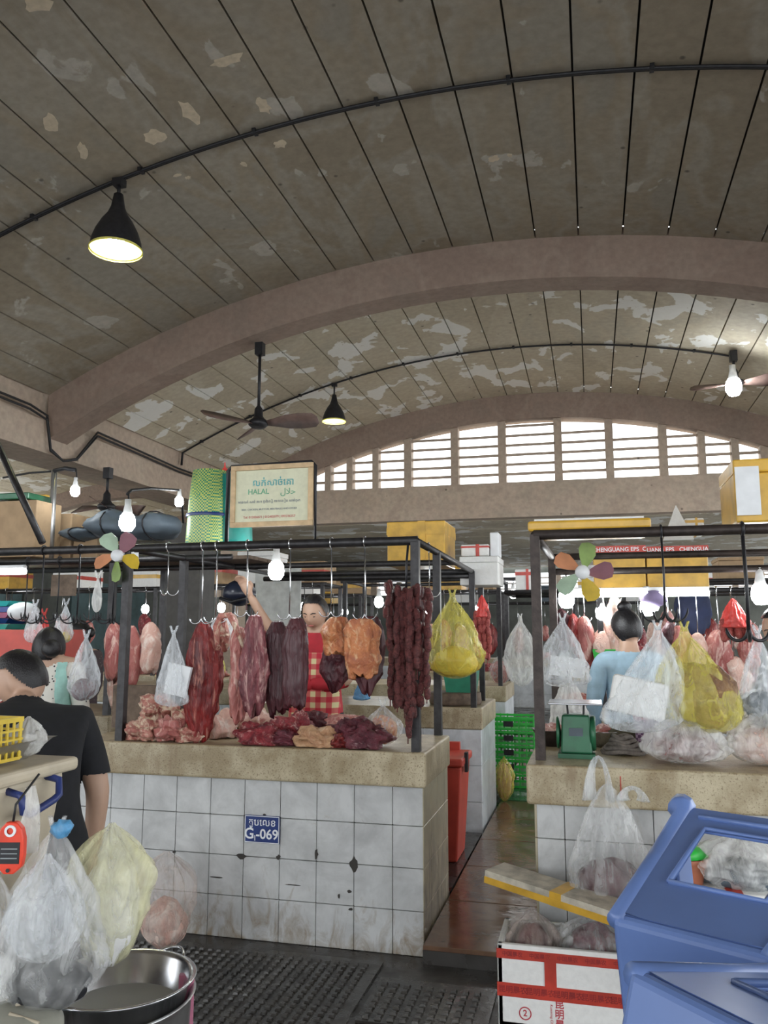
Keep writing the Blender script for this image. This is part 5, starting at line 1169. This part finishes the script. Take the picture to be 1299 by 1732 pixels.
def striped(name, c1, c2, freq):
    m, nt, b = mat_new(name); sp = N(nt,'ShaderNodeSeparateXYZ'); mp = N(nt,'ShaderNodeMapping'); g = N(nt,'ShaderNodeTexCoord'); nt.links.new(g.outputs['Object'], mp.inputs[0]); mp.inputs['Rotation'].default_value = (0,R(25),0); nt.links.new(mp.outputs[0], sp.inputs[0])
    a = N(nt,'ShaderNodeMath',operation='MULTIPLY'); a.inputs[1].default_value = freq; nt.links.new(sp.outputs['Z'], a.inputs[0]); f = N(nt,'ShaderNodeMath',operation='FRACT'); nt.links.new(a.outputs[0], f.inputs[0])
    nt.links.new(ramp(nt, f.outputs[0], [(.62,c1),(.66,c2)]), b.inputs['Base Color']); b.inputs['Roughness'].default_value = .8; return m
full_hair = lambda h: h.z > .052 + .55*max(0, h.y) - (.14 if h.y < .0 else .14-2.8*h.y if h.y < .05 else 0)*(1 if h.y < .05 else 0)
redtop = plain('red_cotton',(.50,.02,.035),.75); dkp = plain('dark_trousers',(.03,.03,.04),.8)
is_leg = lambda l: l.z < .90
# seller behind the plate counter
q = A(538, 1040, 5.0); J = base_joints(1.04); hz0 = 1.545
J['shR'] = (.17,0,1.385,.060); J['shL'] = (-.17,0,1.385,.060)
# faces the camera: local +y -> world -Y, so her right hand (local +x) is at the photo's left
J['elR'] = (.29,.12,1.45,.040); J['wrR'] = (.38,.22,1.66,.028); J['elL'] = (-.24,.05,1.12,.042); J['wrL'] = (-.06,.24,1.11,.030)
root = (q.x, 5.0, .08); 
SELL = person('woman seller in red top and plaid apron reaching up to a hook', root, math.pi-R(6), J, ((0,.045,1.545),0,R(-22),.98),
    [('red_top', lambda l,h: .88 < l.z < 1.425 and h.length > .125 and abs(l.x) < .235 , .010, redtop), ('trousers', lambda l,h: .10 < l.z < .93 and abs(l.x) < .2 and l.y < .16, .012, dkp),
     ('plaid_apron', lambda l,h: .62 < l.z < 1.30 and l.y > .015 and abs(l.x) < .155 and not (abs(l.z-1.11) < .05 and l.y > .16), .024, plaid())],
    (full_hair, .010, ((0,-.105,-.02),(.045,.04,.045))), fingers=hand(J['wrR'][:3], (.25,.1,.5), (0,-1,0.2), (-1,0,.3)) + hand(J['wrL'][:3], (1,.25,-.15), (0,0,1), (0,1,.2)))
# bending man in black T-shirt, left foreground
q = cam(82, 1400, 2.95)
J = {'pelvis':(0,-.10,.90,(.155,.13)),'waist':(0,-.03,1.02,(.145,.12)),'chest':(0,.13,1.17,(.165,.13)),'neck':(0,.28,1.27,.062),'skull':(0,.35,1.335,.062),
     'shL':(-.185,.17,1.225,.072),'elL':(-.25,-.07,.985,.048),'wrL':(-.25,-.13,.74,.034),'shR':(.185,.17,1.225,.072),'elR':(.245,.06,.97,.050),'wrR':(.235,.08,.72,.036),
     'hipL':(-.09,-.08,.84,.10),'knL':(-.10,.04,.47,.065),'anL':(-.10,-.06,.08,.045),'toL':(-.10,.09,.04,.037),'hipR':(.09,-.08,.84,.10),'knR':(.10,.04,.47,.065),'anR':(.10,-.06,.08,.045),'toR':(.10,.09,.04,.037)}
MAN = person('man in black T-shirt bending over at the left edge', (q.x-.085, q.y+.04, -.08), R(50), J, ((0,.40,1.385),R(52),R(-20),1.06),
    [('tshirt', lambda l,h: l.z > .76 and l.z < 1.335 and h.length > .155 and not (l.x < -.19 and l.z < 1.03) and not (l.x > .19 and l.z < 1.03) and (l.y < .33 or l.z < 1.2), .014, M['tshirt']), ('trousers', lambda l,h: .1 < l.z < .86 and abs(l.x) < .19, .013, dkp)],
    (lambda h: h.z > (-.05 if h.y < -.06 else -.05+1.6*(h.y+.06) if h.y < .01 else .062+.3*(h.y-.03)) , .011, None), fingers=hand(J['wrL'][:3], (0,.2,-1), (1,0,0), (0,1,0)) + hand(J['wrR'][:3], (0,.2,-1), (-1,0,0), (0,1,0)), vox=.010)
# woman with hair bun seen from behind
q = A(70, 1112, 4.35); J = base_joints(.97)
person('woman seen from behind with low hair bun and spotted blouse', (q.x, 4.40, 0), R(18), J, ((0,.03,1.40),R(10),R(-18),1.08),
    [('spotted_blouse', lambda l,h: .8 < l.z < 1.32 and h.length > .15 and abs(l.x) < .26, .012, dotted('spotted_cloth',(.66,.64,.58),(.02,.02,.03),34,.16)), ('mint_strap', lambda l,h: .8 < l.z < 1.32 and h.length > .15 and .09 < abs(l.x) < .15, .019, plain('mint_cloth',(.36,.62,.56),.8)), ('trousers', lambda l,h: .1 < l.z < .84, .012, dkp)],
    (full_hair, .014, ((.035,-.125,-.035),(.058,.05,.055))), face=True)
# woman with dark glasses in profile
q = A(132, 1078, 6.0); J = base_joints(.97)
gw = person('woman in profile in brown patterned blouse behind the long white bag', (q.x, 6.05, 0), R(80), J, ((0,.03,1.475),0,R(-10),1.0),
    [('brown_blouse', lambda l,h: .8 < l.z < 1.345 and h.length > .14 and abs(l.x) < .26, .012, dotted('brown_print',(.08,.055,.06),(.40,.34,.30),46,.13)), ('trousers', lambda l,h: .1 < l.z < .84, .012, dkp)],
    (full_hair, .012, ((0,-.12,.0),(.045,.04,.045))), face=True)
# woman in pale blue on the right, seen from behind
q = A(1062, 1045, 5.2); J = base_joints(1.0)
person('woman in pale blue shirt with high bun seen from behind', (q.x, 5.25, 0), R(14), J, ((0,.03,1.525),R(20),R(-22),.98),
    [('blue_shirt', lambda l,h: .8 < l.z < 1.385 and h.length > .14 and abs(l.x) < .26, .012, plain('pale_blue_cloth',(.36,.52,.64),.8)), ('trousers', lambda l,h: .1 < l.z < .84, .012, dkp)],
    (full_hair, .013, ((-.01,-.05,.125),(.045,.042,.035))), face=True)
# person in striped top cut by the right edge
q = A(1330, 1040, 4.75); J = base_joints(1.0); J['elR'] = (-.0,0,0,.04); J['elR'] = (.30,.05,1.14,.042); J['wrR'] = (.22,.26,1.08,.030)
person('person in black and white striped top at the right edge', (q.x+.02, 4.85, 0), R(100), J, ((0,.03,1.52),0,R(-20),.98),
    [('striped_top', lambda l,h: .8 < l.z < 1.385 and h.length > .14 and not (l.y > .2), .013, striped('striped_cloth',(.02,.025,.03),(.62,.64,.64),26)), ('trousers', lambda l,h: .1 < l.z < .84, .012, dkp)],
    (full_hair, .012, ((0,-.12,0),(.045,.04,.045))), face=True)

# ================================================================ BACKGROUND STALLS
def hang_at(label, px, y0, y1, Y, wpx, th, mt, seed, pr=None, group=None):
    t = A(px, y0, Y); b = A(px, y1, Y)
    return S(hang_mb(t, t.z-b.z, wpx*Y/FPX, th, seed, pr, n=18, m=20), 'hanging_meat', M[mt], label, 'meat', True, group)
# pork behind the left post
for a in [('pink pork flank hanging left of the left post',192,1052,1148,4.62,34,.08,'pork',201),('pale pork skin sheet below the pork flank',196,1125,1198,4.66,30,.05,'porkskin',202),('pink pork joint hanging right of the left post',224,1058,1165,4.62,34,.09,'pork',203),('pale pork knuckle in film behind the white bag',256,1052,1138,4.62,38,.11,'porkskin',204)]: hang_at(*a, group='pork hung at the left')
p = A(150,1072,3.97); bag('long white bag with dark meat hanging left of the left post', (p.x,3.95,p.z), .36,.18,.13, 205, 'film_w','beef_dark',.35,peak=.75)
p = A(166,972,4.2); bag('folded white bag with blue print hanging under the left frame', (p.x,4.2,p.z), .22,.06,.04, 206, 'film_m',None,peak=.7)
p = A(112,1018,4.7); bag('white pointed bag with amber contents at the left', (p.x,4.7,p.z), .27,.11,.09, 207, 'film_w','yellow',.3,peak=.8)
p = A(98,1045,4.62); bag('plain white bag behind the left post', (p.x,4.62,p.z), .28,.11,.08, 208, 'film_w',None,peak=.8)
p = A(60,1020,4.62); bag('white bag with a red one behind at the left edge', (p.x,4.62,p.z), .26,.13,.09, 209, 'film_w',None,peak=.8)
p = A(75,1035,4.75); bag('red bag hanging behind the white bags at left', (p.x,4.75,p.z), .25,.12,.09, 210, 'film_r',None,peak=.8)
for i, px in enumerate((42,68,96,130,166,190)):
    p = A(px, 1040+4*(i % 2), 3.985 if i % 2 else 4.62); hook('%s empty black hook from the left edge under the left frame' % ORD[i], p.x, p.y, ZT, p.z-.03, .0045, 4, mat='black', size=.045)
q = A(108,990,4.66); S(MB().box((q.x,4.66,q.z+.0), (.18,.02,.14)), 'hanging_board', M['darkwood'], 'brown coir board hung under the left frame', 'board')
q = A(25,1105,4.9); S(rbox(.24,.15,.27,.18,.945,A(20,1065,4.9).z,q.x-.05,5.2), 'red_tub', M['red'], 'red plastic tub on the left back counter', 'tub')
zz = A(20,1065,4.9).z
for i, mt in enumerate(('ink_teal','navy','pink','blue','ink_teal')):
    S(rbox(.12,.1,.17,.13,zz+.002+.042*i,zz+.04+.042*i,A(5,1000,5.2).x,5.2), 'plastic_basin', M[mt] if mt != 'ink_teal' else plain('turquoise_plastic',(.05,.48,.42),.4), '%s plastic basin from the bottom of the stack at left edge' % ORD[i], 'basin', group='stacked basins at the left edge')
q = A(40,1030,5.1); S(MB().ball((q.x,5.1,q.z-.02), (.11,.11,.07), 20, 10), 'sun_hat', M['white_plastic'], 'white sun hat hanging at left beside the basins', 'hat', True)
# dark posters and clothes behind the seller
q = A(300,1050,7.2); S(MB().box((A(318,1060,6.9).x,6.9,1.25), (.36,.3,2.5)), 'wooden_pillar', plain('dark_grey_pillar',(.10,.095,.09),.7), 'dark grey pillar behind the hanging beef', 'pillar')
q = A(405,1005,5.3); hm = T('helmet', 'dark blue helmet hanging behind the reaching arm', 'helmet', (q.x,5.3,q.z-.1)); P(MB().ball((q.x,5.3,q.z), (.115,.13,.10), 24, 14, None, lambda d: 1 if d.z > -.4 else .85), 'shell', plain('dark_helmet',(.02,.025,.045),.3), hm, True); P(MB().tube([(q.x-.1,5.2,q.z-.03),(q.x,5.16,q.z-.06),(q.x+.1,5.2,q.z-.03)], .012, 6), 'visor', M['black'], hm, True)
q = A(470,1010,6.6); S(MB().box((q.x,6.6,q.z), (.42,.02,.50)), 'notice_board', plain('pale_notice',(.60,.62,.60),.7), 'pale notice sheet behind the bulb under the sign', 'notice')
p = A(375,1030,4.5); bag('white bag with orange goods behind the bony strip', (p.x,4.5,p.z), .26,.16,.1, 211,'film_w','fat',.5,peak=.6)
p = A(372,1095,4.45); bag('small yellow bag behind the bony strip', (p.x,4.45,p.z), .18,.07,.06, 212,'film_y',None,peak=.7)
p = A(612,1148,5.6); bag('small blue bag hanging behind the orange fat', (p.x,5.6,p.z), .15,.12,.08, 213,'film_bl',None,peak=.9)
# stall right: rack of pork under tube light
row = [(948,1030,1100,'beef_dark',26),(988,1042,1120,'pork',26),(1018,1060,1140,'porkskin',30),(1038,1008,1120,'porkskin',30),(1012,1075,1175,'beef',22),(1150,1058,1120,'pork',28),(1180,1070,1135,'porkskin',30),(1215,1065,1175,'pork',40),(1242,1110,1190,'porkskin',44),(1265,1075,1135,'pork',28),(1130,1050,1100,'beef_dark',20),(968,1038,1098,'beef',20)]
for i, (px,y0,y1,mt,w) in enumerate(row):
    hang_at('%s cut from the left on the rack under the long tube light' % ORD[i], px, y0, y1, 6.45, w, .1, mt, 220+i, group='pork rack under the tube light')
    q = A(px,y0,6.45); hook('%s hook from the left on the rail under the orange boxes' % ORD[i], q.x, 6.45, 1.81, q.z-.04, .004, 1)
# lower counter goods right
for i, (px,py,mt) in enumerate([(985,1170,'pork'),(1040,1180,'trim'),(1210,1185,'porkskin'),(1250,1180,'pork'),(1110,1180,'beef')]):
    q = A(px,py,6.55); S(lump_mb((q.x,6.55,.985), (.14,.11,.05), 240+i, .45, .942), 'meat_piece', M[mt], '%s heap from the left on the counter under the tube light' % ORD[i], 'meat', True, 'meat heaps under the tube light')
q = A(1022,1115,5.6); q = A(1022,1115,6.45); S(rbox(.06,.05,.085,.06,A(1022,1132,6.45).z,A(1022,1098,6.45).z,q.x,6.45).tube([(q.x,6.45,q.z),(q.x,6.45,1.81)], .004, 6), 'green_scale_box', M['green'], 'bright green box behind the card bag on the right', 'box')
q = A(1180,1030,6.9); S(lump_mb((q.x,7.1,q.z), (.13,.08,.20), 250, .35).tube([(q.x,7.1,q.z+.1),(q.x,7.1,1.81)], .006, 6), 'navy_coat', plain('navy_cloth',(.02,.03,.08),.8), 'dark navy coat hanging left of the pink sausages', 'coat', True)
q = A(1105,1012,5.9); q = A(1105,1012,6.45); S(MB().ball((q.x,6.45,q.z), (.10,.07,.07), 20, 12).tube([(q.x,6.45,q.z),(q.x,6.45,1.81)], .004, 6), 'purple_cap', plain('lilac_cloth',(.30,.24,.42),.7), 'lilac cap hanging above the foam tray bag', 'cap', True)
# passage right-hand background
p = A(880,1050,6.9); p = A(880,1050,8.65); bag('tall white bag hanging in the passage right of red sausages', (p.x,8.65,p.z+.05), .72,.34,.24, 260,'film_m',None,peak=.6)
p = A(845,1105,8.8); bag('pink filled bag on the distant counter', (p.x,8.8,p.z), p.z-.945,.24,.2, 261,'film_c','pork',.8,peak=.55,handles=False)
carton('white foam box with red print hanging over the passage', 872, 905, 962, 998, 6.6, .3, 'foam', 'tape_r', z0=1.832)
# deep background: rows of stalls, bulbs, boxes
def far_stall(x0, x1, Y, name, seed):
    rnd = random.Random(seed)
    counter(x0, x1, Y, Y+.8, 0.0, 'tiled counter of the ' + name)
    cage('stall_frame', 'pipe frame of the ' + name, [((x0+.05,Y+.05,.94),(x0+.05,Y+.05,2.05)),((x1-.05,Y+.05,.94),(x1-.05,Y+.05,2.05)),((x0+.05,Y+.75,.94),(x0+.05,Y+.75,2.05)),((x1-.05,Y+.75,.94),(x1-.05,Y+.75,2.05))],
         [((x0,Y+.05,2.05),(x1,Y+.05,2.05)),((x0,Y+.75,2.05),(x1,Y+.75,2.05)),((x0+.05,Y+.05,2.05),(x0+.05,Y+.75,2.05)),((x1-.05,Y+.05,2.05),(x1-.05,Y+.75,2.05))])
    n = 7
    for i in range(n):
        x = x0+.15+(x1-x0-.3)*i/(n-1)+rnd.uniform(-.05,.05); L = rnd.uniform(.3,.55); mt = rnd.choice(['pork','porkskin','beef','pork','beef_dark','trim'])
        z = rnd.uniform(1.55,1.75); hook('%s hook on the %s' % (ORD[i], name), x, Y+.05, 2.05, z-.03, .004, 1)
        S(hang_mb((x,Y+.05,z), L, rnd.uniform(.14,.24), .1, seed+i, None, 16, 16), 'hanging_meat', M[mt], '%s cut from the left on the %s' % (ORD[i], name), 'meat', True, 'cuts on the ' + name)
    for i in range(3):
        x = x0+.3+(x1-x0-.6)*i/2; S(lump_mb((x,Y+.4,.99), (.2,.15,.07), seed+50+i, .4, .942), 'meat_piece', M[rnd.choice(['pork','trim','beef'])], '%s meat heap on the %s' % (ORD[i], name), 'meat', True, 'heaps on the ' + name)
    for i in range(2):
        x = x0+.4+(x1-x0-.8)*i; p = Vector((x,Y+.05,1.78)); r = .05
        t = T('led_bulb', '%s bulb over the %s' % (ORD[i], name), 'bulb', (x,Y+.4,1.73), 'lit bulbs'); P(MB().lathe([(0,-r),(r*.6,-r*.9),(r,0),(r*.9,.9*r),(r*.5,1.4*r)], 16, (x,Y+.4,1.78)), 'glass', M['bulb'], t, True)
        P(MB().tube([(x,Y+.4,1.85),(x,Y+.4,2.06)], .006, 6), 'flex', M['cable'], t)
    for i in range(3):
        x = x0+.3+(x1-x0-.6)*i/2; w, h = min((x1-x0)*.24, rnd.uniform(.35,.55)), rnd.uniform(.22,.42); mt = rnd.choice(['foam','tape_y','card','foam','greycloth'])
        t = T('stored_box', '%s box stored on top of the %s' % (ORD[i], name), 'box', (x,Y+.4,2.07), 'boxes on the ' + name)
        bev(P(MB().box((x,Y+.4,2.072+h*.42),(w,.5,h*.84)),'body',M[mt],t),.008); bev(P(MB().box((x,Y+.4,2.073+h*.92),(w*1.03,.52,h*.15)),'lid',M[mt],t),.008); P(MB().box((x,Y+.4,2.072+h*.5),(w*1.005,.505,.05)),'tape',M[rnd.choice(['tape_r','tape_y'])],t)
far_stall(-4.9,-3.0,9.0,'far stall left of the dark pillar',300)
far_stall(-2.7,-1.2,11.2,'far stall behind the seller',330)
far_stall(.3,2.9,9.4,'far stall behind the pork rack',360)
far_stall(-8.3,-5.4,9.4,'far stall at the left aisle edge',390)
far_stall(-.3,3.2,12.2,'farthest right stall',420)
far_stall(-5.6,-3.4,12.0,'farthest left stall',450)
far_stall(-2.8,1.0,16.5,'dim stall beyond the end wall',480)
far_stall(-7.6,-3.6,16.5,'dim stall beyond the end wall on the left',510)
